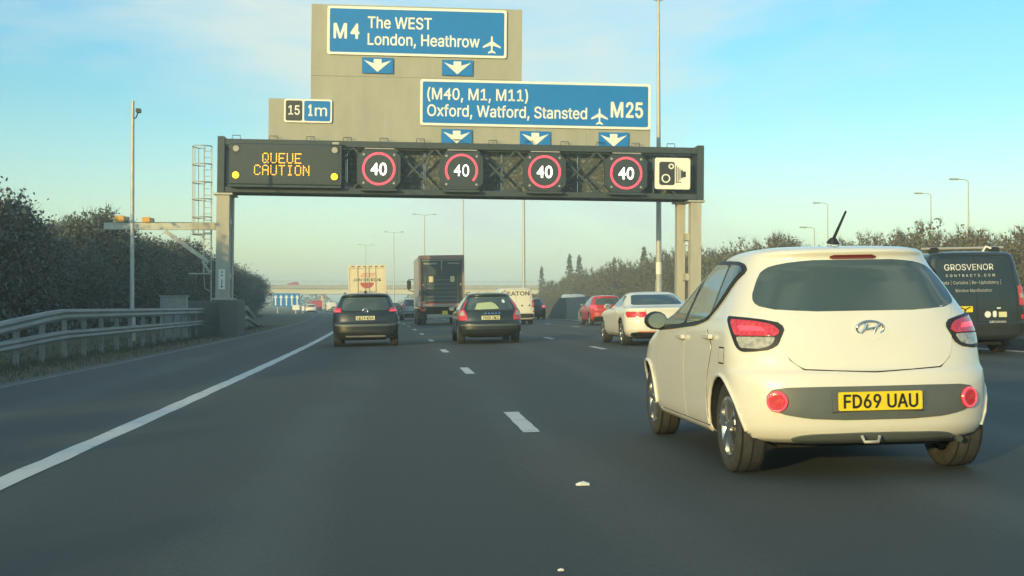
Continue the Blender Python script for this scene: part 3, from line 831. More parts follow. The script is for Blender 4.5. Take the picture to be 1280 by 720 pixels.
# lamp columns on the reserve
def twin_lamp():
    r = thing('lamp_column', 'tall twin armed lamp column on the central reserve', 'lamp post', (0, 0, 0), group='twin armed lamp columns along the central reserve')
    MB().tube([(0, 0, 0), (0, 0, 2.2), (0, 0, 2.25), (0, 0, 6), (0, 0, 16.6)], [0.19, 0.18, 0.15, 0.13, 0.065], 12).build('pole', M['steel'], r)
    for s in (-1, 1):
        MB().tube([(0, 0, 16.45), (s * 0.5, 0, 16.62), (s * 1.5, 0, 16.72)], 0.04, 7).build('arm', M['steel'], r)
        MB().box(min(s * 1.4, s * 2.1), max(s * 1.4, s * 2.1), -0.16, 0.16, 16.66, 16.80, bev=0.04).build('lamp_head', M['steel'], r)
    return r
tl = twin_lamp()
LAMPL = ['thick lamp column just beyond the right end of the gantry, rising out of the picture', 'lamp column seen between the white van and the gantry beam',
         'slim lamp column rising above the right edge of the lorry', 'twin armed lamp column standing above the lorry roof',
         'twin armed lamp column between the cream trailer and the lorry', 'far twin armed lamp column hidden low behind the black car']
for i, y in enumerate((62, 113, 163.5, 213, 264, 320)):
    o = tl if i == 0 else copy_tree(tl)
    P = at(13.55, y); P.z = 0.18
    o.location = P; o['label'] = LAMPL[i]
    o.rotation_euler = (0, 0, heading(y))
# white band on the nearest mast
bd = MB().lathe([(2.55, 0.155), (3.15, 0.154)], 'z', 14).build('white_band', M['sign_white'], tl)

def side_lamp(x, y, h, label, first=[None]):
    r = thing('street_lamp', label, 'street lamp', (x, y, 1.0), group='single armed street lamps behind the right hand trees')
    h -= 1.0
    MB().tube([(0, 0, 0), (0, 0, h - 0.1)], [0.10, 0.05], 8).build('pole', M['steel'], r)
    MB().tube([(0, 0, h - 0.15), (-0.3, 0, h), (-1.0, 0, h + 0.02)], 0.035, 6).build('arm', M['steel'], r)
    MB().box(-1.6, -0.85, -0.14, 0.14, h - 0.04, h + 0.1, bev=0.03).build('lamp_head', M['steel'], r)
side_lamp(46.6, 100, 11.7, 'single armed street lamp rising above the trees behind the black van')
side_lamp(50.3, 116, 12.0, 'single armed street lamp left of the one above the black van')
side_lamp(44.9, 130, 12.2, 'distant street lamp rising above the trees over the white hatchback roof')
side_lamp(43.6, 130.5, 9.6, 'shorter street lamp close beside the distant one over the white hatchback')

# ------------------------------------------------------------------ overbridge and what stands far off
by = 420
br = thing('road_bridge', 'concrete overbridge with cream girders crossing the motorway far ahead', 'bridge', (sh(by), by, 0))
def bpart(nm, x0, x1, y0, y1, z0, z1, m): return MB().box(x0, x1, y0, y1, z0, z1, bev=0.04).build(nm, M[m], br)
bpart('deck', -40, 100, 0.0, 10.8, 6.95, 7.9, 'dark_concrete')
for k in range(5): bpart('girder', -39, 99, 0.2 + k * 2.4, 0.9 + k * 2.4, 5.25, 6.94, 'girder')
for y in (-0.5, 11.0): bpart('parapet', -40, 100, y, y + 0.25, 7.0, 8.35, 'parapet')
for k in range(36): MB().box(-40 + k * 4, -39.9 + k * 4, -0.42, -0.30, 8.35, 9.7).build('rail_post', M['parapet'], br)
for z in (9.15, 9.6): bpart('hand_rail', -40, 100, -0.41, -0.31, z, z + 0.09, 'parapet')
for x in (-13, 13.2, 34): 
    for y in (2.5, 8.5): bpart('pier', x - 0.5, x + 0.5, y - 0.5, y + 0.5, -0.3, 5.24, 'girder')
for x in (-40, 96): bpart('abutment', x, x + 4, 0, 11, -0.3, 5.2, 'concrete')

fs_ = thing('far_direction_sign', 'distant blue lane sign with white upward arrows on the left verge', 'road sign', (-22.9, 235, -0.2))
MB().box(-2.4, 2.55, 0, 0.08, 1.25, 3.75).build('blue_panel', M['sign_blue'], fs_)
for k in range(5):
    x = -1.95 + k * 1.0
    mb = MB().box(x - 0.13, x + 0.13, -0.03, -0.005, 1.45, 3.0)
    mb.prism([(x - 0.38, 2.9), (x + 0.38, 2.9), (x, 3.5)], -0.028, -0.006)
    mb.build('arrow', M['sign_white'], fs_)
for x in (-1.6, 1.7): MB().box(x - 0.08, x + 0.08, 0.1, 0.25, -0.1, 3.7).build('post', M['steel'], fs_)
for x, z, ww, lb in ((-20.9, 0.95, 1.3, 'small white plate sign below the distant blue lane sign'), (-19.6, 0.8, 0.5, 'narrow white marker post right of the distant blue sign')):
    o = thing('marker_sign', lb, 'road sign', (x, 233, -0.3))
    MB().box(-ww / 2, ww / 2, 0, 0.05, z - 0.2, z + 0.7).build('plate', M['sign_white'], o)
    MB().box(-0.06, 0.06, 0.06, 0.14, 0, z + 0.5).build('post', M['steel'], o)

# ------------------------------------------------------------------ vehicles
def pchip(xs, ys):
    xs = np.array(xs, float); ys = np.array(ys, float)
    h = np.diff(xs); d = np.diff(ys) / h
    m = np.zeros(len(xs)); m[0] = d[0]; m[-1] = d[-1]
    for i in range(1, len(xs) - 1):
        if d[i - 1] * d[i] > 0:
            w1 = 2 * h[i] + h[i - 1]; w2 = h[i] + 2 * h[i - 1]
            m[i] = (w1 + w2) / (w1 / d[i - 1] + w2 / d[i])
    def f(x):
        x = np.clip(x, xs[0], xs[-1]); i = np.clip(np.searchsorted(xs, x) - 1, 0, len(h) - 1)
        t = (x - xs[i]) / h[i]
        return ((1 + 2 * t) * (1 - t) ** 2 * ys[i] + t * (1 - t) ** 2 * h[i] * m[i] + t * t * (3 - 2 * t) * ys[i + 1] + t * t * (t - 1) * h[i] * m[i + 1])
    return f

class Shape:
    """a body given by level outlines: at each height its rear, front and half width, corners rounded"""
    def __init__(s, table, cr=0.45, cf=0.7, m=2.4, mf=2.2):
        zs = [r[0] for r in table]
        s.z0, s.z1 = zs[0], zs[-1]; s.zs = zs
        s.yr = pchip(zs, [r[1] for r in table]); s.yf = pchip(zs, [r[2] for r in table]); s.hw = pchip(zs, [r[3] for r in table])
        s.cr, s.cf, s.m, s.mf = cr, cf, m, mf
        s.cache = {}
    def outline(s, z, NR=60, NS=60, NF=40):
        """right half of the level outline from rear centre to front centre, with arc length"""
        k = round(float(z), 4)
        if k in s.cache: return s.cache[k]
        yr, yf, hw = float(s.yr(z)), float(s.yf(z)), max(0.02, float(s.hw(z)))
        cr, cf = s.cr * min(1, hw / 0.6), s.cf * min(1, hw / 0.6)
        L = max(0.02, yf - yr)
        if cr + cf > L * 0.96: q = L * 0.96 / (cr + cf); cr *= q; cf *= q
        a = np.linspace(0, math.pi / 2, NR)
        xr = hw * np.sin(a) ** (2 / s.m); y_r = yr + cr * (1 - np.cos(a) ** (2 / s.m))
        ys = np.linspace(yr + cr, yf - cf, NS + 1)[1:-1]; xs = np.full(len(ys), hw)
        a = np.linspace(math.pi / 2, 0, NF)
        xf = hw * np.sin(a) ** (2 / s.mf); y_f = yf - cf * (1 - np.cos(a) ** (2 / s.mf))
        X = np.concatenate([xr, xs, xf]); Y = np.concatenate([y_r, ys, y_f])
        S = np.concatenate([[0], np.cumsum(np.hypot(np.diff(X), np.diff(Y)))])
        s.cache[k] = (X, Y, S, NR, NS - 1)
        return s.cache[k]
    def to_s(s, u, z, mode):
        X, Y, S, NR, NS = s.outline(z)
        if mode == 's': return u
        if mode == 'x': return math.copysign(float(np.interp(abs(u), X[:NR], S[:NR])), u)
        if mode == 'y': return float(np.interp(u, Y, S))                 # right side; mirrored by the caller
        if mode == 'f':                                                  # across the front
            Xf = X[NR + NS:][::-1]; Sf = S[NR + NS:][::-1]
            return float(np.interp(abs(u), Xf, Sf))
    def pos(s, u, z):
        X, Y, S, NR, NS = s.outline(z)
        a = abs(u)
        return Vector((math.copysign(float(np.interp(a, S, X)), u) if u != 0 else 0.0, float(np.interp(a, S, Y)), z))
    def nrm(s, u, z):
        e = 0.01
        p = s.pos(u + e, z) - s.pos(u - e, z)
        za, zb = min(s.z1, z + e), max(s.z0, z - e)
        q = s.pos(u, za) - s.pos(u, zb)
        n = p.cross(q)
        if n.length < 1e-9: return Vector((0, -1, 0))
        n.normalize()
        return n
    def body(s, nz=46, na=11, nsd=20, nf=9):
        zs = []
        base = s.zs
        tot = base[-1] - base[0]
        zs = sorted(set([round(z, 4) for z in base] + [round(base[0] + tot * i / nz, 4) for i in range(nz + 1)]))
        mb = MB(); rows = []
        vs = []
        for z in zs:
            X, Y, S, NR, NS = s.outline(z)
            idx = np.concatenate([np.linspace(0, NR - 1, na), np.linspace(NR - 1, NR + NS, nsd)[1:], np.linspace(NR + NS, len(X) - 1, nf)[1:]])
            x = np.interp(idx, np.arange(len(X)), X); y = np.interp(idx, np.arange(len(X)), Y)
            half = list(zip(x, y))
            loop = half + [(-a, b) for a, b in reversed(half[1:-1])]
            vs += [(a, b, z) for a, b in loop]; n = len(loop)
        fs = []
        for j in range(len(zs) - 1):
            for i in range(n):
                k = (i + 1) % n
                fs.append((j * n + i, j * n + k, (j + 1) * n + k, (j + 1) * n + i))
        mb.add(vs, fs, 0, True)
        top = (len(zs) - 1) * n
        mb.f.append(tuple(range(n))[::-1]); mb.mi.append(1); mb.sm.append(False)
        mb.f.append(tuple(top + i for i in range(n))); mb.mi.append(0); mb.sm.append(True)
        return mb

def rows_of(poly, n=16):
    """cut a polygon (u, z) into rows of z, left u, right u"""
    zs = [p[1] for p in poly]; z0, z1 = min(zs), max(zs)
    e = (z1 - z0) * 1e-3
    out_ = []
    for i in range(n + 1):
        t = i / n
        t = 0.5 - 0.5 * math.cos(math.pi * t)
        z = z0 + e + (z1 - z0 - 2 * e) * t
        c = []
        for k in range(len(poly)):
            a, b = poly[k], poly[(k + 1) % len(poly)]
            if (a[1] - z) * (b[1] - z) <= 0 and a[1] != b[1]:
                c.append(a[0] + (b[0] - a[0]) * (z - a[1]) / (b[1] - a[1]))
        if len(c) >= 2: out_.append((z, min(c), max(c)))
    return out_

def patch(sh_, poly, mode='x', off=0.004, n=14, nc=10, side=1, depth=0.02, mb=None, mi=0):
    """a panel following the body surface, standing off from it, with its edges turned in"""
    rows = rows_of(poly, n)
    vs = []; ns = []
    for (z, a, b) in rows:
        sa, sb = sh_.to_s(a, z, mode), sh_.to_s(b, z, mode)
        for i in range(nc + 1):
            u = (sa + (sb - sa) * i / nc) * side
            nn = sh_.nrm(u, z); p = sh_.pos(u, z)
            vs.append(p + nn * off); ns.append(nn)
    w_ = nc + 1; fs = []
    for j in range(len(rows) - 1):
        for i in range(nc):
            f = (j * w_ + i, j * w_ + i + 1, (j + 1) * w_ + i + 1, (j + 1) * w_ + i)
            fs.append(f if side > 0 or mode in ('x',) else f[::-1])
    mb = mb or MB()
    mb.add(vs, fs, mi, True)
    ring = list(range(w_)) + [j * w_ + nc for j in range(1, len(rows))] + [(len(rows) - 1) * w_ + i for i in range(nc - 1, -1, -1)] + [j * w_ for j in range(len(rows) - 2, 0, -1)]
    inner = [vs[i] - ns[i] * depth for i in ring]; outer = [vs[i] for i in ring]
    m = len(ring)
    fs2 = [(i, m + i, m + (i + 1) % m, (i + 1) % m) for i in range(m)]
    if side < 0 and mode != 'x': fs2 = [f[::-1] for f in fs2]
    mb.add(outer + inner, fs2, mi)
    return mb

def seam(sh_, pts, mode='x', wd=0.010, off=0.0012, side=1, mb=None, closed=False):
    """thin dark joint line along the surface"""
    mb = mb or MB()
    P = []
    q = list(pts) + ([pts[0]] if closed else [])
    for a, b in zip(q[:-1], q[1:]):
        L = math.hypot(b[0] - a[0], b[1] - a[1]); k = max(1, int(L / 0.05))
        for i in range(k): P.append((a[0] + (b[0] - a[0]) * i / k, a[1] + (b[1] - a[1]) * i / k))
    P.append(q[-1])
    W = []
    for (u, z) in P:
        s_ = sh_.to_s(u, z, mode) * side
        W.append((sh_.pos(s_, z), sh_.nrm(s_, z)))
    vs = []; fs = []
    for i, (p, n) in enumerate(W):
        d = W[min(i + 1, len(W) - 1)][0] - W[max(i - 1, 0)][0]
        t = n.cross(d)
        if t.length < 1e-9: t = Vector((0, 0, 1))
        t.normalize()
        vs += [p + n * off + t * wd / 2, p + n * off - t * wd / 2]
    for i in range(len(W) - 1): fs.append((2 * i, 2 * i + 1, 2 * i + 3, 2 * i + 2))
    mb.add(vs, fs)
    return mb

def mirror_poly(half): return half + [(-u, z) for u, z in reversed(half)]

def cut_arches(me, hw, axles, r, zc, depth=0.24, mats=None):
    """open the wheel arches in the body"""
    ob = bpy.data.objects.new("tmp", me); COL.objects.link(ob)
    tmp = [ob]
    for ya in axles:
        for s in (-1, 1):
            a, b = s * (hw - depth), s * (hw + 0.3)
            mb = MB()
            n = 28
            x0, x1 = min(a, b), max(a, b)
            poly = circle(ya, zc, r, n)
            mb.prism(poly, x0, x1, 'yz')
            c = mb.build("tmpc", M['arch'])
            tmp.append(c)
            md = ob.modifiers.new("b", 'BOOLEAN'); md.operation = 'DIFFERENCE'; md.object = c; md.solver = 'EXACT'
            md.material_mode = 'TRANSFER'
    dg = bpy.context.evaluated_depsgraph_get()
    new = bpy.data.meshes.new_from_object(ob.evaluated_get(dg))
    for o in tmp[1:]:
        m_ = o.data; bpy.data.objects.remove(o); bpy.data.meshes.remove(m_)
    bpy.data.objects.remove(ob)
    return new

_wheel_cache = {}
def wheel(parent, x, y, r, wd, side, style='alloy'):
    """wheel whose outer face looks towards side (-1 left, +1 right)"""
    key = (round(r, 3), round(wd, 3), side, style)
    if key not in _wheel_cache:
        h = wd / 2
        tb = MB().lathe([(-h * 0.82, r * 0.66), (-h, r * 0.74), (-h * 1.04, r * 0.85), (-h * 0.92, r * 0.965), (-h * 0.62, r), (0, r * 1.002), (h * 0.62, r), (h * 0.92, r * 0.965), (h * 1.04, r * 0.85), (h, r * 0.74), (h * 0.82, r * 0.66)], 'x', 40)
        for g_ in (-0.38, 0.0, 0.38): tb.lathe([(g_ * wd - 0.006, r * 1.0045), (g_ * wd + 0.006, r * 1.0045)], 'x', 40, 1)
        tm = tb.mesh('wheel'); tm.materials.append(M['tyre']); tm.materials.append(M['arch'])
        rb = MB()
        o = side * h
        rb.lathe([(o * 0.80, r * 0.665), (o * 0.95, r * 0.66), (o * 0.88, r * 0.60), (o * 0.1, r * 0.58), (-o * 0.8, r * 0.60)], 'x', 32, 0)
        rb.lathe([(o * 0.05, r * 0.585), (o * 0.05, 0.001)], 'x', 24, 1, smooth=False)
        if style == 'alloy':
            for k in range(5):
                for dd in (-0.16, 0.16):
                    a0 = 2 * math.pi * k / 5; a = a0 + dd
                    p = (o * 0.82, r * 0.10 * math.cos(a0), r * 0.10 * math.sin(a0)); q = (o * 0.86, r * 0.62 * math.cos(a), r * 0.62 * math.sin(a))
                    rb.bar(p, q, 0.030, 0.034)
            rb.lathe([(o * 0.70, r * 0.18), (o * 0.93, r * 0.15), (o * 0.97, r * 0.08), (o * 0.97, 0.001)], 'x', 16, 0)
        else:
            rb.lathe([(o * 0.80, r * 0.52), (o * 0.62, r * 0.40), (o * 0.62, r * 0.22), (o * 1.02, r * 0.18), (o * 1.02, 0.001)], 'x', 20, 0)
            for k in range(10):
                a = 2 * math.pi * k / 10
                rb.tube([(o * 0.66, r * 0.31 * math.cos(a), r * 0.31 * math.sin(a)), (o * 0.78, r * 0.31 * math.cos(a), r * 0.31 * math.sin(a))], 0.02, 6, 1)
        rm = rb.mesh('rim'); rm.materials.append(M['rim'] if style == 'alloy' else M['cabinet']); rm.materials.append(M['rim_dark'])
        _wheel_cache[key] = (tm, rm)
    tm, rm = _wheel_cache[key]
    w_ = link('wheel', tm, None, parent); w_.location = (x, y, r)
    rr = link('rim', rm, None, w_)
    rr.rotation_euler = (random.uniform(0, 6.28), 0, 0)
    return w_

def plate(parent, text, zc, y, wd=0.52, hh=0.112, m='plate_y', tilt=0.0, x=0.0):
    p = MB().prism(rounded([(-wd / 2, -hh / 2), (wd / 2, -hh / 2), (wd / 2, hh / 2), (-wd / 2, hh / 2)], 0.012), -0.012, 0.0).build('number_plate', M[m], parent)
    p.location = (x, y, zc); p.rotation_euler = (tilt, 0, 0)
    mb = MB(); text_into(mb, text, -wd * 0.44, wd * 0.44, -hh * 0.355, hh * 0.71, -0.017, 0.03)
    mb.build('characters', M['ink'], p, fix=False)
    return p

def car_root(name, label, cat, b, y, extra=0.0, group=None):
    """vehicle whose rear stands at distance y, centred b across the carriageway"""
    P = at(b, y)
    return thing(name, label, cat, P, (0, -ROLL, heading(y + 2) + extra), group)

def door_mirror(parent, x, y, z, side, m, w_=0.20, h=0.14):
    mb = MB()
    mb.lathe([(0.0, 0.03), (0.02, h * 0.40), (0.06, h * 0.52), (0.11, h * 0.44), (0.15, h * 0.22), (0.16, 0.005)], 'y', 14)
    mb.v = [(a * w_ / h * 0.95, b, c) for a, b, c in mb.v]
    o = mb.build('door_mirror', M[m], parent); o.location = (x + side * w_ * 0.45, y, z)
    g_ = MB().prism(circle(0, 0, h * 0.42, 18), -0.012, 0.018)
    g_.v = [(a * w_ / h * 0.9, b, c) for a, b, c in g_.v]
    g_.build('mirror_glass', M['side_glass'], o)
    MB().bar((-side * w_ * 0.5, 0.06, -0.03), (0, 0.06, -0.02), 0.05, 0.06).build('mirror_arm', M['trim'], o)
    return o

def car(name, label, cat, b, y, spec, extra=0.0, group=None, root=None):
    sp = spec; S = Shape(sp['table'], sp.get('cr', 0.45), sp.get('cf', 0.7), sp.get('m', 2.4))
    r = root or car_root(name, label, cat, b, y, extra, group)
    P = M[sp['paint']]
    hwm = max(t[3] for t in sp['table']); wr = sp['wr']; ax = sp['axles']
    me = S.body(sp.get('nz', 46), sp.get('na', 11)).mesh('body'); me.materials.append(P); me.materials.append(M['arch'])
    me = cut_arches(me, hwm, ax, wr * sp.get('ar', 1.13), wr * 1.05)
    me.name = 'body'
    link('body', me, None, r)
    ww = sp.get('ww', 0.19)
    for ya in ax:
        for s in (-1, 1): wheel(r, s * (hwm - sp.get('inset', 0.015) - ww / 2), ya, wr, ww, s, sp.get('wstyle', 'alloy'))
    # underside
    MB().box(-hwm * 0.62, hwm * 0.62, 0.35, sp['len'] - 0.5, 0.17, sp['table'][0][0] + 0.02).build('underbody', M['arch'], r)
    for (nm, poly, mode, m, off, *rest) in sp['rear']:
        both = rest[0] if rest else False
        for s in ((1, -1) if both else (1,)):
            mb = patch(S, poly, mode, off, side=s, nc=14 if not both else 9, n=sp.get('n', 14))
            mb.build(nm, M[m], r)
    for (nm, poly, m, off) in sp.get('side', []):
        for s in (-1, 1): patch(S, poly, 'y', off, side=s, nc=48 if 'nz' in sp else 14, n=24 if 'nz' in sp else 12).build(nm, M[m] if m else P, r)
    for (poly, mode, closed) in sp.get('seams', []):
        for s in ((-1, 1) if mode in ('y', 's') else (1,)):
            seam(S, poly, mode, side=s, closed=closed).build('panel_gap', M['arch'], r)
    for (z, yy) in sp.get('handles', []):
        for s in (-1, 1):
            p = S.pos(S.to_s(yy, z, 'y') * s, z)
            MB().box(-0.018 if s < 0 else -0.012, 0.012 if s < 0 else 0.018, -0.10, 0.10, -0.016, 0.016, bev=0.006).build('door_handle', P if sp.get('hpaint', True) else M['trim'], r).location = p + Vector((s * 0.020, 0, 0))
    if 'mirror' in sp:
        yy, z, mm = sp['mirror']; ms_ = sp.get('msize', (0.20, 0.14, 0.0))
        for s in (-1, 1): door_mirror(r, s * (float(S.hw(z)) + 0.03 + ms_[2]), yy, z, s, mm, ms_[0], ms_[1])
    if 'plate' in sp:
        t, z, m = sp['plate'][:3]; x = sp['plate'][3] if len(sp['plate']) > 3 else 0.0
        e = 0.05
        slope = float(S.yr(z + e) - S.yr(z - e)) / (2 * e)
        plate(r, t, z, float(S.yr(z)) - sp.get('plate_off', 0.02), m=m, tilt=-math.atan(slope), x=x)
    return r, S

# ---- the white hatchback right ahead
I10 = dict(paint='white_paint', len=3.66, wr=0.292, axles=(0.56, 2.945), ww=0.185, cr=0.44, cf=0.75, m=2.5, n=22,
    table=[(0.215, 0.13, 3.40, 0.755), (0.25, 0.06, 3.53, 0.800), (0.33, 0.015, 3.62, 0.822), (0.45, 0.0, 3.66, 0.828), (0.56, 0.004, 3.66, 0.830), (0.64, 0.022, 3.64, 0.830),
           (0.675, 0.055, 3.62, 0.828), (0.75, 0.075, 3.55, 0.826), (0.85, 0.105, 3.30, 0.818), (0.95, 0.145, 2.88, 0.800), (1.00, 0.17, 2.66, 0.782), (1.05, 0.20, 2.55, 0.758),
           (1.20, 0.295, 2.25, 0.690), (1.32, 0.375, 2.0, 0.632), (1.365, 0.385, 1.90, 0.606), (1.40, 0.365, 1.80, 0.578), (1.42, 0.39, 1.70, 0.545), (1.437, 0.50, 1.58, 0.48), (1.452, 0.74, 1.45, 0.36), (1.462, 1.0, 1.25, 0.12)],
    rear=[], side=[], handles=[(0.845, 1.66), (0.865, 0.86)], mirror=(2.30, 0.955, 'trim'), ar=1.075, inset=0.038, na=22, nz=90, msize=(0.19, 0.14, -0.04))
ARX = 0.56
arch = lambda z, R_=0.35: math.sqrt(max(0.0, R_ * R_ - (z - 0.307) ** 2))
tailgate_half = [(0.30, 0.655), (0.43, 0.672), (0.505, 0.73), (0.535, 0.80), (0.565, 0.98), (0.60, 1.03), (0.60, 1.06)]
I10['rear'] = [
    ('tailgate', mirror_poly(rounded([(0.0, 0.655)] + tailgate_half[1:], 0.03, 3)[1:]), 'x', 'white_paint', 0.004),
    ('rear_window', mirror_poly([(0.30, 1.022), (0.54, 1.034), (0.65, 1.058), (0.690, 1.085), (0.69, 1.13), (0.645, 1.22), (0.60, 1.280), (0.53, 1.315), (0.40, 1.337), (0.25, 1.348)]), 's', 'glass', 0.006),
    ('high_brake_light', mirror_poly([(0.13, 1.352), (0.15, 1.358), (0.15, 1.372), (0.125, 1.380)]), 'x', 'lens_dark', 0.008),
    ('lower_bumper_insert', mirror_poly([(0.20, 0.368), (0.42, 0.378), (0.56, 0.400), (0.64, 0.430), (0.675, 0.468), (0.675, 0.515), (0.64, 0.553), (0.55, 0.566), (0.3, 0.570)]), 's', 'plastic', 0.007),
    ('lower_valance', mirror_poly([(0.10, 0.225), (0.42, 0.225), (0.50, 0.24), (0.52, 0.255), (0.47, 0.272), (0.38, 0.282), (0.1, 0.288)]), 's', 'plastic', 0.010),
]
I10['side'] = [
    ('window_surround', rounded([(0.615, 1.288), (0.68, 1.336), (0.84, 1.358), (1.40, 1.372), (1.80, 1.350), (2.16, 1.19), (2.62, 0.92), (2.60, 0.875), (2.0, 0.895), (1.30, 0.930), (1.0, 0.965), (0.83, 1.075)], 0.05, 4), 'trim', 0.014),
    ('front_side_window', rounded([(1.575, 1.338), (1.80, 1.322), (2.10, 1.175), (2.44, 0.945), (2.40, 0.915), (1.62, 0.935)], 0.03, 3), 'side_glass', 0.019),
    ('rear_side_window', rounded([(0.99, 1.335), (1.40, 1.345), (1.475, 1.342), (1.53, 0.942), (1.06, 0.965), (0.93, 1.005)], 0.03, 3), 'side_glass', 0.019),
    ('quarter_window', rounded([(0.655, 1.292), (0.71, 1.318), (0.94, 1.336), (0.895, 1.035), (0.845, 1.085)], 0.02, 3), 'glass', 0.019),
    ('front_door', [(1.555, 0.885), (1.585, 0.84), (1.60, 0.60), (1.58, 0.27), (2.46, 0.27), (2.50, 0.34), (2.56, 0.60), (2.57, 0.865)], None, 0.004),
    ('rear_door', [(0.975, 0.905), (0.80, 0.80), (ARX + 0.37, 0.56), (ARX + 0.385, 0.45), (ARX + 0.385, 0.27), (1.572, 0.27), (1.592, 0.60), (1.575, 0.84), (1.545, 0.885)], None, 0.004),
    ('sill', [(0.99, 0.225), (2.54, 0.225), (2.50, 0.262), (0.96, 0.262)], 'white_paint', 0.010),
]
I10['seams'] = [([(0.0, 0.652)] + tailgate_half[1:-1], 's', False),
    ([(1.550, 0.890), (1.580, 0.84), (1.596, 0.60), (1.575, 0.262)], 'y', False), ([(2.58, 0.865), (2.57, 0.60), (2.50, 0.30), (2.46, 0.264), (0.935, 0.264), (0.935, 0.45), (0.93, 0.56), (0.79, 0.80), (0.96, 0.91)], 'y', False),
    ([(0.60, 0.70), (0.48, 0.70), (0.48, 0.80), (0.60, 0.80)], 'y', True)]
white_hatch, SH = car('hatchback', 'small white hatchback right ahead with yellow plate FD69 UAU and round red reflectors', 'car', 2.855, 7.30, I10)
r = white_hatch
# tail lamps: dark surround, red upper lens, clear lower lens
lamp = rounded([(0.515, 0.925), (0.555, 0.962), (0.70, 0.985), (0.91, 1.000), (0.93, 0.982), (0.885, 0.885), (0.85, 0.805), (0.81, 0.778), (0.65, 0.785), (0.575, 0.815)], 0.02, 3)
redl = rounded([(0.545, 0.902), (0.59, 0.945), (0.70, 0.966), (0.872, 0.978), (0.878, 0.955), (0.845, 0.875), (0.575, 0.873)], 0.02, 3)
clrl = rounded([(0.578, 0.868), (0.840, 0.870), (0.81, 0.800), (0.68, 0.797), (0.61, 0.816)], 0.02, 3)
for s in (-1, 1):
    lo = patch(SH, lamp, 's', 0.010, side=s).build('tail_light', M['trim'], r)
    patch(SH, redl, 's', 0.016, side=s).build('red_lens', M['light_red'], lo)
    patch(SH, clrl, 's', 0.016, side=s).build('clear_lens', M['light_clear'], lo)
    patch(SH, rounded([(0.63, 0.902), (0.80, 0.905), (0.82, 0.940), (0.66, 0.930)], 0.015, 3), 's', 0.019, side=s).build('brake_lamp', M['light_glow'], lo)
    # round reflector lamp in the bumper
    u = 0.610; z = 0.482
    c = SH.pos(u * s, z); nn = SH.nrm(u * s, z)
    q = nn.to_track_quat('-Y', 'Z').to_matrix().to_4x4()
    fo = MB().lathe([(-0.014, 0.0), (-0.016, 0.045), (-0.014, 0.062), (0.0, 0.066)], 'y', 26).build('round_reflector', M['light_red'], r)
    fo.matrix_basis = Matrix.Translation(c + nn * 0.008) @ q
    MB().lathe([(-0.015, 0.050), (-0.0195, 0.052), (-0.0195, 0.060), (-0.012, 0.064)], 'y', 26).build('glow_ring', M['light_glow'], fo)
    # wheel arch lips
    for ya in I10['axles']:
        pts = []
        for k in range(15):
            a = R(-18 + 216 * k / 14)
            yy = ya + 0.318 * math.cos(a); z = 0.307 + 0.318 * math.sin(a)
            if z < 0.235: continue
            pts.append(SH.pos(SH.to_s(yy, z, 'y') * s, z) + Vector((s * 0.004, 0, 0)))
        MB().tube(pts, 0.013, 6).build('arch_lip', M['white_paint'], r)
yb_ = float(SH.yr(0.478))
plate(r, 'FD69 UAU', 0.482, yb_ - 0.020, m='plate_y')
MB().box(-0.29, 0.29, yb_ - 0.005, yb_ + 0.03, 0.41, 0.55, bev=0.01).build('plate_recess', M['plastic'], r)
# badge: slanted letter in an oval ring
e_y = float(SH.yr(0.915)) - 0.012
eb = MB().tube([(0.085 * math.cos(2 * math.pi * k / 28), e_y, 0.915 + 0.046 * math.sin(2 * math.pi * k / 28)) for k in range(29)], 0.0075, 6)
for s in (-1, 1):
    eb.tube([(s * 0.040 - 0.018, e_y - 0.004, 0.885), (s * 0.034 + 0.0, e_y - 0.006, 0.915), (s * 0.042 + 0.020, e_y - 0.004, 0.945)], 0.0085, 6)
eb.tube([(-0.040, e_y - 0.005, 0.909), (0.0, e_y - 0.006, 0.914), (0.040, e_y - 0.005, 0.921)], 0.0075, 6)
eb.build('badge', M['chrome'], r)
patch(SH, circle(0, 0.905, 0.115, 20, 0.066), 'x', 0.0065).build('badge_recess', M['white_paint'], r)
# aerial, tow eye, exhaust box, wiper pivot
an = MB().tube([(0.02, 0.80, 1.475), (0.02, 0.79, 1.505)], [0.045, 0.022], 10).tube([(0.02, 0.79, 1.50), (0.055, 0.64, 1.675)], [0.011, 0.007], 8).build('aerial', M['trim'], r)
MB().tube([(-0.10, 0.02, 0.265), (-0.10, -0.02, 0.235), (-0.02, -0.03, 0.235), (0.0, 0.0, 0.265)], 0.011, 6).build('towing_eye', M['steel'], r)
MB().lathe([(0.18, 0.07), (0.20, 0.085), (0.62, 0.085), (0.64, 0.07)], 'x', 12, at=(0, 0.34, 0.27)).build('silencer', M['lift'], r)
MB().tube([(0.55, 0.34, 0.26), (0.58, 0.16, 0.215)], 0.02, 8).build('exhaust_pipe', M['lift'], r)
MB().box(-0.55, 0.55, 0.55, 0.68, 0.18, 0.26, bev=0.02).build('rear_axle', M['arch'], r)
# fuel flap and roof seam
patch(SH, [(0.486, 0.706), (0.594, 0.706), (0.594, 0.794), (0.486, 0.794)], 'y', 0.003, side=-1, n=6, nc=6).build('fuel_flap', M['white_paint'], r)

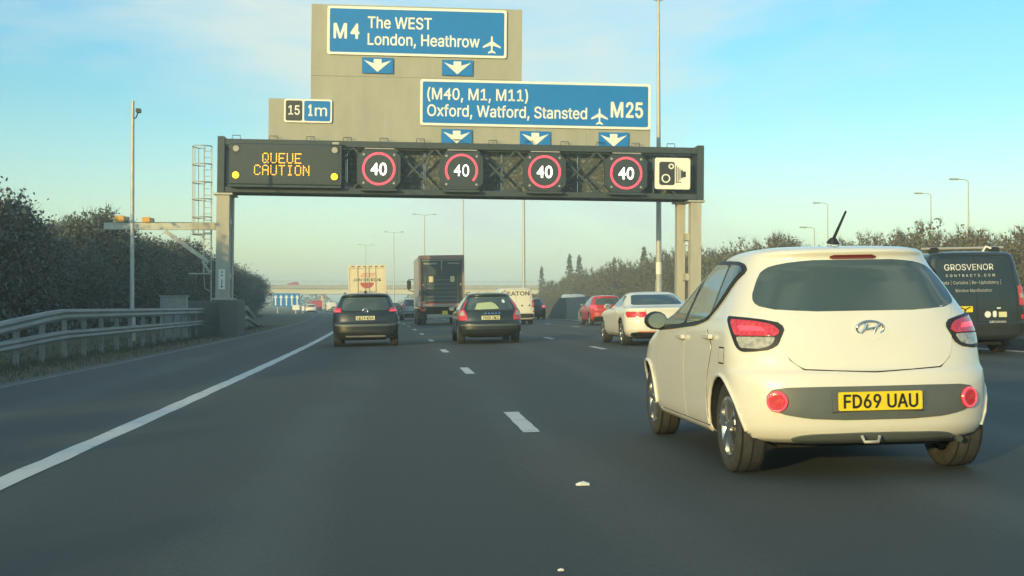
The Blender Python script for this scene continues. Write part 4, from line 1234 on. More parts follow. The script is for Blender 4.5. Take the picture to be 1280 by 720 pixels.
# ---- black compact SUV in our lane
SUV = dict(paint='black_paint', len=4.2, wr=0.335, axles=(0.80, 3.38), ww=0.215, cr=0.40, cf=0.8, m=2.6,
    table=[(0.22, 0.16, 3.95, 0.80), (0.30, 0.06, 4.1, 0.87), (0.42, 0.0, 4.18, 0.905), (0.60, 0.0, 4.2, 0.915), (0.68, 0.04, 4.18, 0.912), (0.78, 0.06, 4.12, 0.908), (0.90, 0.09, 3.9, 0.90), (0.98, 0.12, 3.2, 0.885),
           (1.05, 0.17, 2.95, 0.85), (1.20, 0.30, 2.65, 0.775), (1.36, 0.44, 2.3, 0.705), (1.40, 0.40, 2.2, 0.68), (1.43, 0.39, 2.1, 0.655), (1.46, 0.46, 1.95, 0.59), (1.49, 0.80, 1.75, 0.45), (1.51, 1.1, 1.5, 0.15)],
    rear=[('rear_window', mirror_poly([(0.55, 1.00), (0.66, 1.03), (0.655, 1.08), (0.60, 1.30), (0.56, 1.355), (0.5, 1.365)]), 'x', 'glass', 0.005),
          ('tailgate', mirror_poly([(0.40, 0.655), (0.60, 0.665), (0.66, 0.72), (0.66, 0.90), (0.66, 0.985)]), 'x', 'black_paint', 0.004),
          ('tail_light', rounded([(0.66, 0.955), (0.70, 1.07), (0.98, 1.10), (1.02, 1.02), (0.97, 0.955)], 0.02, 2), 's', 'light_red', 0.010, True),
          ('brake_lamp', [(0.72, 0.97), (0.72, 1.0), (0.93, 1.01), (0.92, 0.98)], 's', 'light_glow', 0.014, True),
          ('bumper_band', mirror_poly([(0.50, 0.56), (0.85, 0.585), (0.90, 0.62), (0.70, 0.615), (0.5, 0.60)]), 's', 'lift', 0.010),  # paler band paints in the highlight line along the bumper
          ('lower_valance', mirror_poly([(0.50, 0.235), (0.66, 0.25), (0.70, 0.42), (0.62, 0.455), (0.4, 0.46)]), 's', 'trim', 0.010),
          ('lit_gap_strip', mirror_poly([(0.4, 0.27), (0.56, 0.275), (0.55, 0.31), (0.4, 0.31)]), 's', 'lens_off', 0.014)],  # pale strip stands in for the lit gap under the car
    side=[('side_window', rounded([(0.75, 1.12), (0.95, 1.30), (1.3, 1.36), (1.95, 1.36), (2.5, 1.12), (2.7, 1.0), (1.0, 1.02)], 0.03, 2), 'side_glass', 0.004)],
    handles=[(0.93, 2.05), (0.95, 1.05)], mirror=(2.55, 1.06, 'black_paint'), plate=('LK24 KSA', 0.79, 'plate_old'), plate_off=0.02,
    seams=[([(0.0, 0.65), (0.60, 0.66), (0.67, 0.72), (0.67, 0.98)], 's', False)])
rs, S_ = car('compact_suv', 'black compact SUV in the left lane ahead with a pale plate below its badge', 'car', -0.90, 34.6, SUV)
MB().tube([(0.072 * math.cos(2 * math.pi * k / 18), float(S_.yr(1.0)) - 0.02, 0.985 + 0.058 * math.sin(2 * math.pi * k / 18)) for k in range(19)], 0.014, 5).tube([(-0.05, float(S_.yr(1.0)) - 0.025, 1.02), (0, float(S_.yr(0.95)) - 0.025, 0.945), (0.05, float(S_.yr(1.0)) - 0.025, 1.02)], 0.012, 5).build('badge', M['chrome'], rs)
MB().prism([(0.9, 1.49), (1.15, 1.50), (0.92, 1.56)], -0.03, 0.03, 'yz').build('shark_fin_aerial', M['trim'], rs)
for s in (-1, 1): MB().tube([(s * 0.60, 0.75, 1.475), (s * 0.60, 0.85, 1.515), (s * 0.60, 2.0, 1.515), (s * 0.60, 2.1, 1.47)], 0.018, 6).build('roof_rail', M['lens_off'], rs)

# ---- dark estate
EST = dict(paint='grey_paint', len=4.82, wr=0.325, axles=(1.02, 3.84), ww=0.21, cr=0.42, cf=0.8, m=2.5,
    table=[(0.22, 0.16, 4.6, 0.78), (0.30, 0.06, 4.74, 0.86), (0.42, 0.0, 4.81, 0.892), (0.56, 0.0, 4.82, 0.90), (0.63, 0.04, 4.8, 0.897), (0.72, 0.06, 4.7, 0.892), (0.85, 0.10, 4.4, 0.88), (0.93, 0.13, 3.5, 0.865),
           (1.0, 0.18, 3.25, 0.825), (1.15, 0.30, 2.95, 0.745), (1.32, 0.46, 2.6, 0.63), (1.37, 0.44, 2.5, 0.60), (1.40, 0.45, 2.4, 0.56), (1.43, 0.65, 2.2, 0.46), (1.46, 1.1, 1.9, 0.2)],
    rear=[('rear_window', mirror_poly([(0.55, 0.95), (0.64, 0.97), (0.645, 1.02), (0.555, 1.28), (0.52, 1.315), (0.4, 1.325)]), 'x', 'glass', 0.005),
          ('tailgate', mirror_poly([(0.50, 0.60), (0.62, 0.61), (0.64, 0.66), (0.66, 0.94)]), 'x', 'grey_paint', 0.004),
          ('tail_light', rounded([(0.66, 0.665), (0.67, 0.80), (0.75, 0.97), (0.90, 0.98), (1.02, 0.85), (1.02, 0.70), (0.95, 0.66)], 0.02, 2), 's', 'light_red', 0.010, True),
          ('clear_lens', rounded([(0.73, 0.80), (0.78, 0.93), (0.86, 0.92), (0.93, 0.80)], 0.01, 2), 's', 'light_clear', 0.014, True),
          ('pillar_light', [(0.78, 0.985), (0.665, 1.25), (0.705, 1.25), (0.84, 0.985)], 's', 'light_red', 0.010, True),
          ('bumper_band', mirror_poly([(0.50, 0.505), (0.85, 0.515), (0.95, 0.53), (0.92, 0.55), (0.5, 0.545)]), 's', 'lift', 0.010),
          ('lower_valance', mirror_poly([(0.50, 0.23), (0.70, 0.245), (0.76, 0.33), (0.6, 0.36), (0.4, 0.36)]), 's', 'trim', 0.010),
          ('tailgate_trim', mirror_poly([(0.30, 0.89), (0.36, 0.893), (0.36, 0.915), (0.3, 0.917)]), 'x', 'trim', 0.012)],
    side=[('side_window', rounded([(0.62, 1.02), (0.78, 1.27), (1.1, 1.315), (2.1, 1.325), (2.7, 1.13), (2.95, 0.97), (1.0, 0.97)], 0.03, 2), 'side_glass', 0.004)],
    handles=[(0.85, 2.35), (0.87, 1.35)], mirror=(2.85, 0.99, 'grey_paint'), plate=('YA08 UKO', 0.735, 'plate_old'), plate_off=0.02,
    seams=[([(0.0, 0.595), (0.60, 0.605), (0.65, 0.66), (0.665, 0.94)], 's', False)])
re_, S_ = car('estate_car', 'dark grey estate car with tall red tail lights and green cloth in its rear window', 'car', 2.61, 34.9, EST)
for s in (-1, 1): MB().tube([(s * 0.52, 0.75, 1.42), (s * 0.52, 0.9, 1.475), (s * 0.53, 2.3, 1.475), (s * 0.53, 2.45, 1.42)], 0.017, 6).build('roof_rail', M['lens_off'], re_)
patch(S_, [(-0.44, 0.975), (-0.40, 1.04), (-0.36, 1.15), (-0.29, 1.12), (-0.18, 1.165), (0.03, 1.175), (0.14, 1.13), (0.20, 1.06), (0.26, 0.985), (0.1, 0.972), (-0.1, 0.982), (-0.3, 0.965)], 'x', 0.009, n=12).build('cloth', M['sunshade'], re_)
patch(S_, [(0.34, 1.16), (0.42, 1.14), (0.44, 1.19), (0.40, 1.25), (0.36, 1.24)], 'x', 0.009, n=5).build('window_sticker', M['white_ink'], re_)
for k in range(5): patch(S_, rounded([(-0.17 + k * 0.10, 0.843), (-0.115 + k * 0.10, 0.843), (-0.115 + k * 0.10, 0.873), (-0.17 + k * 0.10, 0.873)], 0.01, 2), 'x', 0.009, n=3, nc=3).build('tailgate_letter', M['chrome'], re_)

# ---- white coupe
COU = dict(paint='white_paint', len=4.63, wr=0.335, axles=(1.0, 3.75), ww=0.24, cr=0.50, cf=0.8, m=2.5,
    table=[(0.22, 0.18, 4.4, 0.80), (0.30, 0.08, 4.55, 0.88), (0.42, 0.01, 4.62, 0.92), (0.60, 0.0, 4.63, 0.927), (0.75, 0.03, 4.55, 0.927), (0.86, 0.03, 4.2, 0.915), (0.93, 0.02, 3.5, 0.895), (0.955, 0.06, 3.3, 0.882),
           (0.98, 0.42, 3.15, 0.865), (1.01, 0.62, 3.05, 0.83), (1.12, 0.86, 2.8, 0.765), (1.26, 1.18, 2.45, 0.675), (1.32, 1.38, 2.25, 0.61), (1.355, 1.55, 2.1, 0.50), (1.372, 1.75, 1.95, 0.2)],
    rear=[('rear_window', mirror_poly([(0.60, 1.03), (0.66, 1.05), (0.57, 1.26), (0.52, 1.285), (0.4, 1.292)]), 'x', 'glass', 0.006),
          ('tail_light', rounded([(0.44, 0.72), (0.43, 0.84), (0.50, 0.865), (0.98, 0.87), (1.02, 0.82), (0.95, 0.72)], 0.02, 2), 's', 'light_red', 0.010, True),
          ('brake_lamp', [(0.52, 0.76), (0.52, 0.80), (0.82, 0.80), (0.80, 0.76)], 's', 'light_glow', 0.014, True),
          ('boot_lid', mirror_poly([(0.40, 0.52), (0.44, 0.60), (0.44, 0.90)]), 'x', 'white_paint', 0.004),
          ('bumper_band', mirror_poly([(0.30, 0.345), (0.62, 0.355), (0.64, 0.375), (0.3, 0.37)]), 's', 'logo_pale', 0.010),
          ('lower_valance', mirror_poly([(0.40, 0.228), (0.80, 0.24), (0.86, 0.28), (0.83, 0.335), (0.64, 0.35), (0.58, 0.28), (0.4, 0.275)]), 's', 'trim', 0.010),
          ('exhaust', rounded([(0.66, 0.25), (0.66, 0.32), (0.78, 0.32), (0.78, 0.25)], 0.03, 3), 's', 'arch', 0.016, True)],
    side=[('side_window', rounded([(1.22, 1.02), (1.45, 1.26), (1.75, 1.295), (2.2, 1.24), (2.75, 1.0), (1.5, 0.99)], 0.04, 2), 'side_glass', 0.005),
          ('door', [(1.35, 0.94), (1.30, 0.6), (1.38, 0.30), (2.75, 0.30), (2.85, 0.6), (2.85, 0.93)], None, 0.004)],
    handles=[(0.86, 1.55)], mirror=(2.55, 1.0, 'white_paint'),
    seams=[([(1.34, 0.95), (1.29, 0.6), (1.37, 0.29), (2.76, 0.29), (2.86, 0.6), (2.86, 0.94)], 'y', False), ([(0.40, 0.51), (0.45, 0.60), (0.45, 0.91)], 's', False)])
rc, S_ = car('coupe', 'white coupe with wide red tail lights, half hidden by the white hatchback', 'car', 6.60, 30.6, COU)

# ---- red hatchback
HAT = dict(paint='red_paint', len=4.0, wr=0.31, axles=(0.72, 3.2), ww=0.2, cr=0.46, cf=0.75, m=2.4,
    table=[(0.22, 0.16, 3.7, 0.76), (0.32, 0.04, 3.9, 0.84), (0.45, 0.0, 3.98, 0.86), (0.60, 0.0, 4.0, 0.87), (0.70, 0.05, 3.95, 0.868), (0.85, 0.09, 3.7, 0.86), (0.93, 0.13, 3.1, 0.845), (1.0, 0.18, 2.85, 0.81),
           (1.15, 0.28, 2.6, 0.74), (1.33, 0.42, 2.2, 0.65), (1.38, 0.38, 2.1, 0.62), (1.42, 0.42, 1.95, 0.55), (1.45, 0.75, 1.75, 0.42), (1.47, 1.1, 1.4, 0.15)],
    rear=[('rear_window', mirror_poly([(0.52, 1.0), (0.62, 1.03), (0.56, 1.28), (0.50, 1.315), (0.3, 1.325)]), 'x', 'glass', 0.005),
          ('tail_light', rounded([(0.56, 0.82), (0.58, 0.98), (0.90, 1.0), (0.96, 0.90), (0.90, 0.80)], 0.02, 2), 's', 'light_glow', 0.010, True),
          ('lower_valance', mirror_poly([(0.50, 0.23), (0.72, 0.25), (0.78, 0.38), (0.6, 0.44), (0.4, 0.45)]), 's', 'trim', 0.010)],
    side=[('side_window', rounded([(0.75, 1.10), (0.95, 1.28), (1.8, 1.33), (2.3, 1.12), (2.6, 0.98), (1.0, 1.0)], 0.03, 2), 'side_glass', 0.004)],
    handles=[(0.86, 1.9), (0.88, 0.95)], mirror=(2.45, 1.0, 'black_paint'))
rh, S_ = car('hatchback', 'red hatchback in the right hand lane beyond the white coupe', 'car', 10.62, 60.0, HAT)
MB().tube([(0, 0.9, 1.455), (0, 0.75, 1.56)], 0.012, 5).build('aerial', M['trim'], rh)

# ---- vans
VAN = dict(paint='navy_paint', len=4.97, wr=0.34, axles=(1.0, 3.93), ww=0.215, cr=0.16, cf=0.9, m=3.2, hpaint=False, wstyle='steel',
    table=[(0.27, 0.10, 4.75, 0.86), (0.36, 0.0, 4.9, 0.955), (0.55, 0.0, 4.97, 0.985), (0.62, 0.03, 4.97, 0.988), (0.85, 0.035, 4.9, 0.988), (1.05, 0.04, 4.6, 0.982), (1.15, 0.05, 4.1, 0.972), (1.25, 0.06, 3.9, 0.955),
           (1.5, 0.085, 3.6, 0.905), (1.75, 0.115, 3.25, 0.85), (1.87, 0.14, 3.05, 0.815), (1.92, 0.17, 2.9, 0.77), (1.95, 0.25, 2.75, 0.68), (1.97, 0.5, 2.5, 0.3)],
    rear=[('bumper', mirror_poly([(0.60, 0.36), (0.95, 0.38), (1.10, 0.42), (1.10, 0.56), (0.9, 0.585), (0.4, 0.585)]), 's', 'trim', 0.012),
          ('rear_door', [(0.008, 0.63), (0.80, 0.63), (0.80, 1.20), (0.72, 1.80), (0.66, 1.86), (0.008, 1.87)], 's', None, 0.004, True),
          ('tail_light', rounded([(0.86, 0.92), (0.85, 1.30), (0.97, 1.30), (1.02, 0.92)], 0.02, 2), 's', 'light_red', 0.012, True),
          ('clear_lens', [(0.885, 1.06), (0.88, 1.14), (0.97, 1.14), (0.98, 1.06)], 's', 'light_clear', 0.016, True),
          ('bumper_reflector', [(0.90, 0.66), (0.90, 0.74), (1.0, 0.74), (1.0, 0.66)], 's', 'light_red', 0.012, True)],
    side=[('side_window', rounded([(2.75, 1.15), (2.75, 1.68), (3.05, 1.68), (3.6, 1.35), (3.75, 1.15)], 0.04, 2), 'side_glass', 0.004)],
    handles=[(1.12, 2.9)], mirror=(3.65, 1.22, 'trim'),
    seams=[([(0.0, 0.62), (0.81, 0.62), (0.81, 1.20), (0.73, 1.80), (0.665, 1.872), (0.0, 1.88)], 's', False), ([(0.0, 0.63), (0.0, 1.87)], 'x', False)])
import copy as _cp
def van(spec_paint, *a, **k):
    v = _cp.deepcopy(VAN); v['paint'] = spec_paint
    v['rear'] = [tuple(spec_paint if (i == 3 and q is None) else q for i, q in enumerate(t)) for t in v['rear']]
    return car(*a, v, **k)
gv, S_ = van('navy_paint', 'panel_van', 'dark van lettered GROSVENOR with a roof bar, in the far right lane', 'van', 10.85, 22.6)
def on_rear(S, root, nm, s_, x0, x1, zb, cap, m, bold=0.0, space=1.0, off=0.012):
    """lettering that follows the slope of a rear face"""
    mb = MB(); text_into(mb, s_, x0, x1, zb, cap, 0, bold, space=space)
    mb.v = [(x, float(S.pos(S.to_s(x, z, 'x'), z).y) - off, z) for (x, y, z) in mb.v]
    return mb.build(nm, M[m], root, fix=False)
on_rear(S_, gv, 'lettering', 'GROSVENOR', -0.60, 0.36, 1.60, 0.115, 'white_ink', 0.0)
on_rear(S_, gv, 'lettering', 'CONTRACTS.COM', -0.58, 0.38, 1.475, 0.048, 'white_ink', -0.004, 1.7)
on_rear(S_, gv, 'lettering', 'Blinds | Curtains | Re-Upholstery |', -0.74, 0.49, 1.335, 0.060, 'white_ink', 0.004)
on_rear(S_, gv, 'lettering', 'Window Manifestation', -0.42, 0.30, 1.185, 0.058, 'white_ink', 0.004)
on_rear(S_, gv, 'lettering', 'SafeContractor', 0.22, 0.56, 0.545 + 0.05, 0.045, 'white_ink', 0.0, off=0.02)
patch(S_, circle(0.20, 0.755, 0.062, 16), 'x', 0.008, n=8).build('round_badge', M['white_ink'], gv)
patch(S_, rounded([(0.30, 0.70), (0.375, 0.70), (0.375, 0.82), (0.30, 0.82)], 0.02, 3), 'x', 0.008, n=4, nc=4).build('shield_badge', M['white_ink'], gv)
patch(S_, [(0.42, 0.70), (0.58, 0.70), (0.58, 0.80), (0.42, 0.80)], 'x', 0.008, n=4, nc=4).build('yellow_label', M['plate_old'], gv)
patch(S_, [(0.385, 0.86), (0.46, 0.86), (0.46, 0.885), (0.385, 0.885)], 'x', 0.008, n=3, nc=3).build('small_label', M['white_ink'], gv)
plate(gv, 'RY', 0.86, float(S_.yr(0.86)) - 0.012, m='plate_y', x=-0.36)
rb = MB().tube([(-0.85, 0.55, 2.03), (0.80, 0.55, 2.04)], 0.026, 8)
rb.build('roof_bar', M['lens_off'], gv)
for x in (-0.62, 0.60): MB().box(x - 0.07, x + 0.07, 0.45, 0.6, 1.90, 2.05, bev=0.02).build('bar_foot', M['trim'], gv)
MB().tube([(0.36, 0.5, 1.96), (0.40, 0.45, 2.06), (0.50, 0.45, 2.02)], 0.022, 6).build('rear_camera_hose', M['white_ink'], gv)
MB().box(-0.25, 0.10, 0.3, 0.9, 0.20, 0.34).build('spare_wheel_carrier', M['arch'], gv)

ev, S_ = van('cream_paint', 'panel_van', 'white panel van lettered EATON partly behind the dark estate', 'van', 6.72, 65.5)
on_rear(S_, ev, 'lettering', 'EATON', -0.44, 0.72, 1.56, 0.21, 'ink', 0.03)
gl = MB().prism([(-0.80, 1.52), (-0.74, 1.52), (-0.52, 1.86), (-0.60, 1.84)], 0, 0.01)
gl.v = [(x, float(S_.pos(S_.to_s(x, z, 'x'), z).y) - 0.012 + y, z) for x, y, z in gl.v]; gl.build('leaf_stroke', M['green'], ev)
for x in (-0.05, 0.32, 0.72): patch(S_, circle(x, 1.02, 0.05, 10), 'x', 0.010, n=5, nc=4).build('door_catch', M['trim'], ev)
van('silver_paint', 'panel_van', 'silver van with a sunlit roof on the opposite carriageway, seen over the reserve wall', 'van', 17.0, 108.5, extra=math.pi)

# ---- other cars, built on the same plans
def variant(base, name, label, b, y, pnt, extra=0.0, scale=1.0):
    s_ = _cp.deepcopy(base); old = s_['paint']; s_['paint'] = pnt
    s_['rear'] = [tuple(pnt if q == old and i == 3 else q for i, q in enumerate(t)) for t in s_['rear']]
    s_.pop('plate', None)
    rr, S2 = car(name, label, 'car', b, y, s_, extra)
    rr.scale = (scale,) * 3
    return rr
variant(HAT, 'hatchback', 'dark car just right of the white EATON van', 10.5, 86, 'black_paint')
variant(SUV, 'people_carrier', 'silver grey people carrier just left of the lorry', 2.62, 95, 'silver_paint', scale=1.10)
variant(HAT, 'hatchback', 'small grey car far ahead in the gap between the black car and the lorry', 3.0, 140, 'grey_paint')
variant(HAT, 'hatchback', 'white car far ahead at the road edge beneath the bridge', -5.4, 222, 'white_paint', scale=1.1)
van('cream_paint', 'panel_van', 'white van far ahead in the left lane beside the distant red lorry', 'van', -0.95, 238)
rb_ = variant(HAT, 'hatchback', 'red car crossing the bridge far ahead', 0, 200, 'red_paint', extra=0.0)
rb_.location = (sh(420) + 5.5, 422.6, 8.0); rb_.rotation_euler = (0, 0, R(90))

# ---- lorry with tail lift
lr = car_root('box_lorry', 'grey box lorry with folded tail lift and two small square labels', 'lorry', 3.02, 69.2)
def lp(nm, x0, x1, y0, y1, z0, z1, m, bev=0.02): return MB().box(x0, x1, y0, y1, z0, z1, bev=bev).build(nm, M[m], lr)
lp('cargo_box', -1.26, 1.26, 0.06, 7.6, 1.05, 3.88, 'lorry_side', 0.04)
for x in (-1.275, 1.155): lp('rear_frame_post', x, x + 0.12, -0.02, 0.09, 1.0, 3.90, 'lorry_frame')
lp('rear_frame_header', -1.15, 1.15, -0.015, 0.09, 3.68, 3.905, 'lorry_frame')
for x in (-1.145, 0.01): lp('rear_door', x, x + 1.135, 0.0, 0.05, 1.35, 3.67, 'lorry_grey')
lp('door_bar', -0.03, 0.03, -0.04, -0.005, 3.1, 3.67, 'lens_off', 0.006)
for x in (-1.10, 0.04): lp('door_edge_trim', x, x + 1.06, -0.02, -0.003, 3.60, 3.645, 'lens_off', 0.004)
lp('tail_lift_platform', -0.86, 0.80, -0.16, -0.03, 1.28, 2.75, 'lorry_grey', 0.015)
for k in range(6): lp('platform_rib', -0.84, 0.78, -0.175, -0.161, 1.36 + k * 0.23, 1.385 + k * 0.23, 'cabinet', 0.003)
for x in (-0.98, 0.82): lp('lift_rail', x, x + 0.10, -0.14, -0.02, 0.85, 2.75, 'lift', 0.01)
for x in (-0.72, 0.46): lp('square_label', x, x + 0.24, -0.06 if False else -0.19, -0.176, 2.40, 2.72, 'plate_old', 0.004)
mb = MB(); text_into(mb, 'WALKERS', -1.0, -0.26, 3.40, 0.09, -0.012, 0.02); mb.build('lettering', M['white_ink'], lr, fix=False)
lp('door_sticker', 0.35, 1.0, -0.012, -0.002, 3.42, 3.48, 'lens_off', 0.002)
lp('red_sill', -1.14, 1.14, -0.05, -0.002, 1.21, 1.27, 'logo_red', 0.01)
for x in (-0.70, 0.40): lp('reflective_strip', x - 0.3, x + 0.55, -0.215, -0.201, 1.09, 1.14, 'logo_pale', 0.003)
for x in (-1.1, 0.98): lp('door_hinge', x, x + 0.12, -0.02, -0.002, 2.2, 2.32, 'lens_off', 0.005)
lp('bed_bar', -1.1, 1.1, -0.2, 0.0, 1.02, 1.20, 'lens_off')
lp('chassis', -0.5, 0.5, 0.3, 9.5, 0.72, 1.04, 'arch')
lp('under_run_bar', -0.85, 0.95, -0.1, 0.03, 0.42, 0.56, 'lens_off')
for x in (-1.22, 0.94): lo = lp('tail_light', x, x + 0.28, -0.06, 0.03, 0.80, 0.94, 'light_red', 0.01)
lp('light_bar', -0.92, 0.92, -0.02, 0.05, 0.62, 0.98, 'arch', 0.01)
MB().box(0.0, 0.30, -0.045, -0.025, 0.58, 0.80, bev=0.006).build('number_plate', M['plate_y'], lr)
for ya in (1.6, 7.9):
    for s in (-1, 1): wheel(lr, s * 1.09, ya, 0.47, 0.30 if ya > 5 else 0.5, s, 'steel')
for s in (-1, 1): lp('mudguard', s * 1.05 - 0.22, s * 1.05 + 0.22, 0.9, 1.0, 0.35, 0.95, 'trim', 0.01)
cabm = MB().box(-1.2, 1.2, 7.85, 9.7, 0.75, 3.0, bev=0.12).build('cab', M['silver_paint'], lr)
for s in (-1, 1):
    mr_ = MB().tube([(s * 1.2, 9.4, 2.75), (s * 1.5, 9.3, 2.78), (s * 1.53, 9.3, 2.1), (s * 1.2, 9.4, 2.0)], 0.035, 6).box(s * 1.5 - 0.13, s * 1.5 + 0.13, 9.22, 9.36, 2.15, 2.72, bev=0.05).build('wing_mirror', M['trim'], lr)
# ---- cream trailer
tr = car_root('lorry_trailer', 'cream lorry trailer with red half moon logo rising behind the black car', 'lorry', -1.05, 86)
def tp(nm, x0, x1, y0, y1, z0, z1, m, bev=0.02): return MB().box(x0, x1, y0, y1, z0, z1, bev=bev).build(nm, M[m], tr)
tp('cargo_box', -1.27, 1.27, 0.05, 13.4, 1.1, 3.95, 'trailer', 0.03)
for x in (-1.285, 1.185): tp('corner_post', x, x + 0.1, -0.03, 0.08, 1.05, 3.97, 'trailer')
tp('header', -1.18, 1.18, -0.02, 0.07, 3.74, 3.965, 'trailer')
for x in (-1.17, 0.006): tp('rear_door', x, x + 1.165, 0.0, 0.048, 1.15, 3.73, 'trailer')
for x in (-0.62, -0.12, 0.14, 0.60): MB().tube([(x, -0.03, 1.2), (x, -0.03, 3.85)], 0.022, 6).build('lock_rod', M['lens_off'], tr)
for k in range(6): tp('marker_lamp', -1.05 + k * 0.40, -0.85 + k * 0.40, -0.05, -0.021, 3.84, 3.90, 'lift', 0.005)
for k, (xa, xb) in enumerate(((-0.30, 0.62), (-0.42, 0.54), (-0.44, 0.46))): tp('logo_stripe', xa, xb, -0.008, -0.002, 3.36 - k * 0.10, 3.42 - k * 0.10, 'logo_pale', 0.001)
mb = MB(); text_into(mb, 'JAN DE RIJK', -0.96, 0.98, 2.86, 0.19, -0.010, 0.02); mb.build('lettering', M['ink'], tr, fix=False)
MB().prism([(0.47 * math.cos(math.pi + math.pi * k / 14), 2.76 + 0.40 * math.sin(math.pi + math.pi * k / 14)) for k in range(15)], -0.009, -0.002).build('half_moon', M['logo_red'], tr)
mb = MB(); text_into(mb, 'LOGISTICS', -0.60, 0.56, 2.06, 0.13, -0.010, 0.0); mb.build('lettering', M['ink'], tr, fix=False)
tp('bumper_bar', -1.2, 1.2, -0.05, 0.1, 0.5, 0.75, 'lens_off')
for ya in (1.8, 3.1, 4.4):
    for s in (-1, 1): wheel(tr, s * 1.06, ya, 0.50, 0.36, s, 'steel')
tp('chassis', -0.5, 0.5, 0.4, 13, 0.8, 1.09, 'arch')
# ---- distant red lorry
rl = car_root('box_lorry', 'distant red lorry seen under the bridge left of the black car', 'lorry', -0.6, 296)
MB().box(-1.25, 1.25, 0, 9, 0.8, 2.5, bev=0.05).build('cargo_box', M['red_paint'], rl)
MB().box(-1.2, 1.2, 9.2, 11, 0.6, 2.4, bev=0.15).build('cab', M['red_paint'], rl)
MB().box(-1.2, 1.2, -0.05, 0.1, 0.45, 0.95).build('bumper_bar', M['trim'], rl)
MB().box(-0.5, 0.5, 0.3, 10, 0.5, 1.0).build('chassis', M['arch'], rl)
for ya in (1.8, 9.6):
    for s in (-1, 1): wheel(rl, s * 1.06, ya, 0.47, 0.3, s, 'steel')

# ------------------------------------------------------------------ trees
rnd = random.Random(5)
def leaf_quad(mb, p, s, mi=0):
    n = Vector((rnd.gauss(0, 1), rnd.gauss(0, 1), rnd.gauss(0.3, 1))).normalized()
    q = n.to_track_quat('Z', 'Y') @ Matrix.Rotation(rnd.uniform(0, 6.3), 3, 'Z').to_quaternion()
    a = s * rnd.uniform(0.7, 1.3); b = a * rnd.uniform(0.45, 0.7)
    vs = [p + q @ Vector(c) for c in ((-a, 0, 0), (0, -b, 0.15 * a), (a, 0, 0), (0, b, 0.15 * a))]
    mb.add(vs, [(0, 1, 2, 3)], mi)
def twig(mb, p, d, L, r, mi=1):
    """thin three-sided twig"""
    q = d.to_track_quat('Z', 'Y')
    vs = [p + q @ Vector((r * math.cos(a), r * math.sin(a), 0)) for a in (0, 2.1, 4.2)] + [p + d * L]
    mb.add(vs, [(0, 1, 3), (1, 2, 3), (2, 0, 3)], mi)

def tree_meshes(h, rad, z0, clumps, per, leaf, twigs, shape='round', squash=1.0):
    """trunk with limbs, and a ragged crown of leaf clumps with twigs standing out of it"""
    t = MB()
    lean = rnd.uniform(-0.25, 0.25)
    top = Vector((lean, rnd.uniform(-0.2, 0.2), h * 0.8))
    pts = [Vector((0, 0, -0.3)), Vector((lean * 0.1, 0, h * 0.2)), Vector((lean * 0.5, 0.05, h * 0.5)), top]
    r0 = 0.028 * h
    t.tube(pts, [r0, r0 * 0.75, r0 * 0.45, r0 * 0.12], 7)
    c = MB()
    cz = (h + z0) / 2; hz = (h - z0) / 2
    lobes = []
    for k in range(clumps):
        for _ in range(40):
            u = Vector((rnd.uniform(-1, 1), rnd.uniform(-1, 1), rnd.uniform(-1, 1)))
            if 0.25 < u.length < 1.0: break
        if rnd.random() < 0.6: u = u.normalized() * rnd.uniform(0.65, 1.02)
        w_ = 1.0
        if shape == 'poplar': w_ = max(0.15, 1.0 - max(0, u.z) * 0.8)
        if shape == 'bush': w_ = 1.0 if u.z > 0 else 1.1
        p = Vector((u.x * rad * w_, u.y * rad * w_, cz + u.z * hz))
        lobes.append((p, u))
    for k in range(9):
        p, u = rnd.choice(lobes)
        s = pts[1].lerp(pts[2], rnd.uniform(0.2, 1.0))
        t.tube([s, s.lerp(p, 0.5) + Vector((0, 0, 0.15)), p], [r0 * 0.32, r0 * 0.2, r0 * 0.06], 5)
    for p, u in lobes:
        cr_ = rad * rnd.uniform(0.16, 0.30)
        for _ in range(int(per * rnd.uniform(0.6, 1.3))):
            d = Vector((rnd.gauss(0, 1), rnd.gauss(0, 1), rnd.gauss(0, 0.8))) * cr_ * 0.6
            leaf_quad(c, p + d, leaf)
    for _ in range(twigs):
        p, u = rnd.choice(lobes)
        d = (Vector((u.x, u.y, u.z * 0.7 + 0.55)) + Vector((rnd.gauss(0, .35), rnd.gauss(0, .35), rnd.gauss(0, .35)))).normalized()
        twig(c, p - d * 0.2, d, rnd.uniform(0.5, 1.2) * max(0.7, rad * 0.45), 0.014 * max(1, rad * 0.6))
    return t.mesh('trunk'), c.mesh('crown')

def kind_set(n, mt, **k):
    out_ = []
    for _ in range(n):
        a, b = tree_meshes(**k)
        a.materials.append(M['bark']); b.materials.append(M[mt]); b.materials.append(M['bark'])
        out_.append((a, b))
    return out_
DARK = kind_set(4, 'leaf_dark', h=6.0, rad=2.3, z0=0.5, clumps=150, per=48, leaf=0.095, twigs=900)
BARE = kind_set(4, 'leaf_brown', h=6.0, rad=2.6, z0=0.2, clumps=90, per=13, leaf=0.15, twigs=1500)
OLIVE = kind_set(2, 'leaf_olive', h=5.0, rad=2.6, z0=0.1, clumps=100, per=22, leaf=0.17, twigs=380)
POP = kind_set(2, 'leaf_pop', h=11.0, rad=0.85, z0=1.0, clumps=120, per=16, leaf=0.16, twigs=260, shape='poplar')
WOOD = kind_set(3, 'leaf_dark', h=11.0, rad=3.4, z0=0.3, clumps=120, per=30, leaf=0.26, twigs=300)

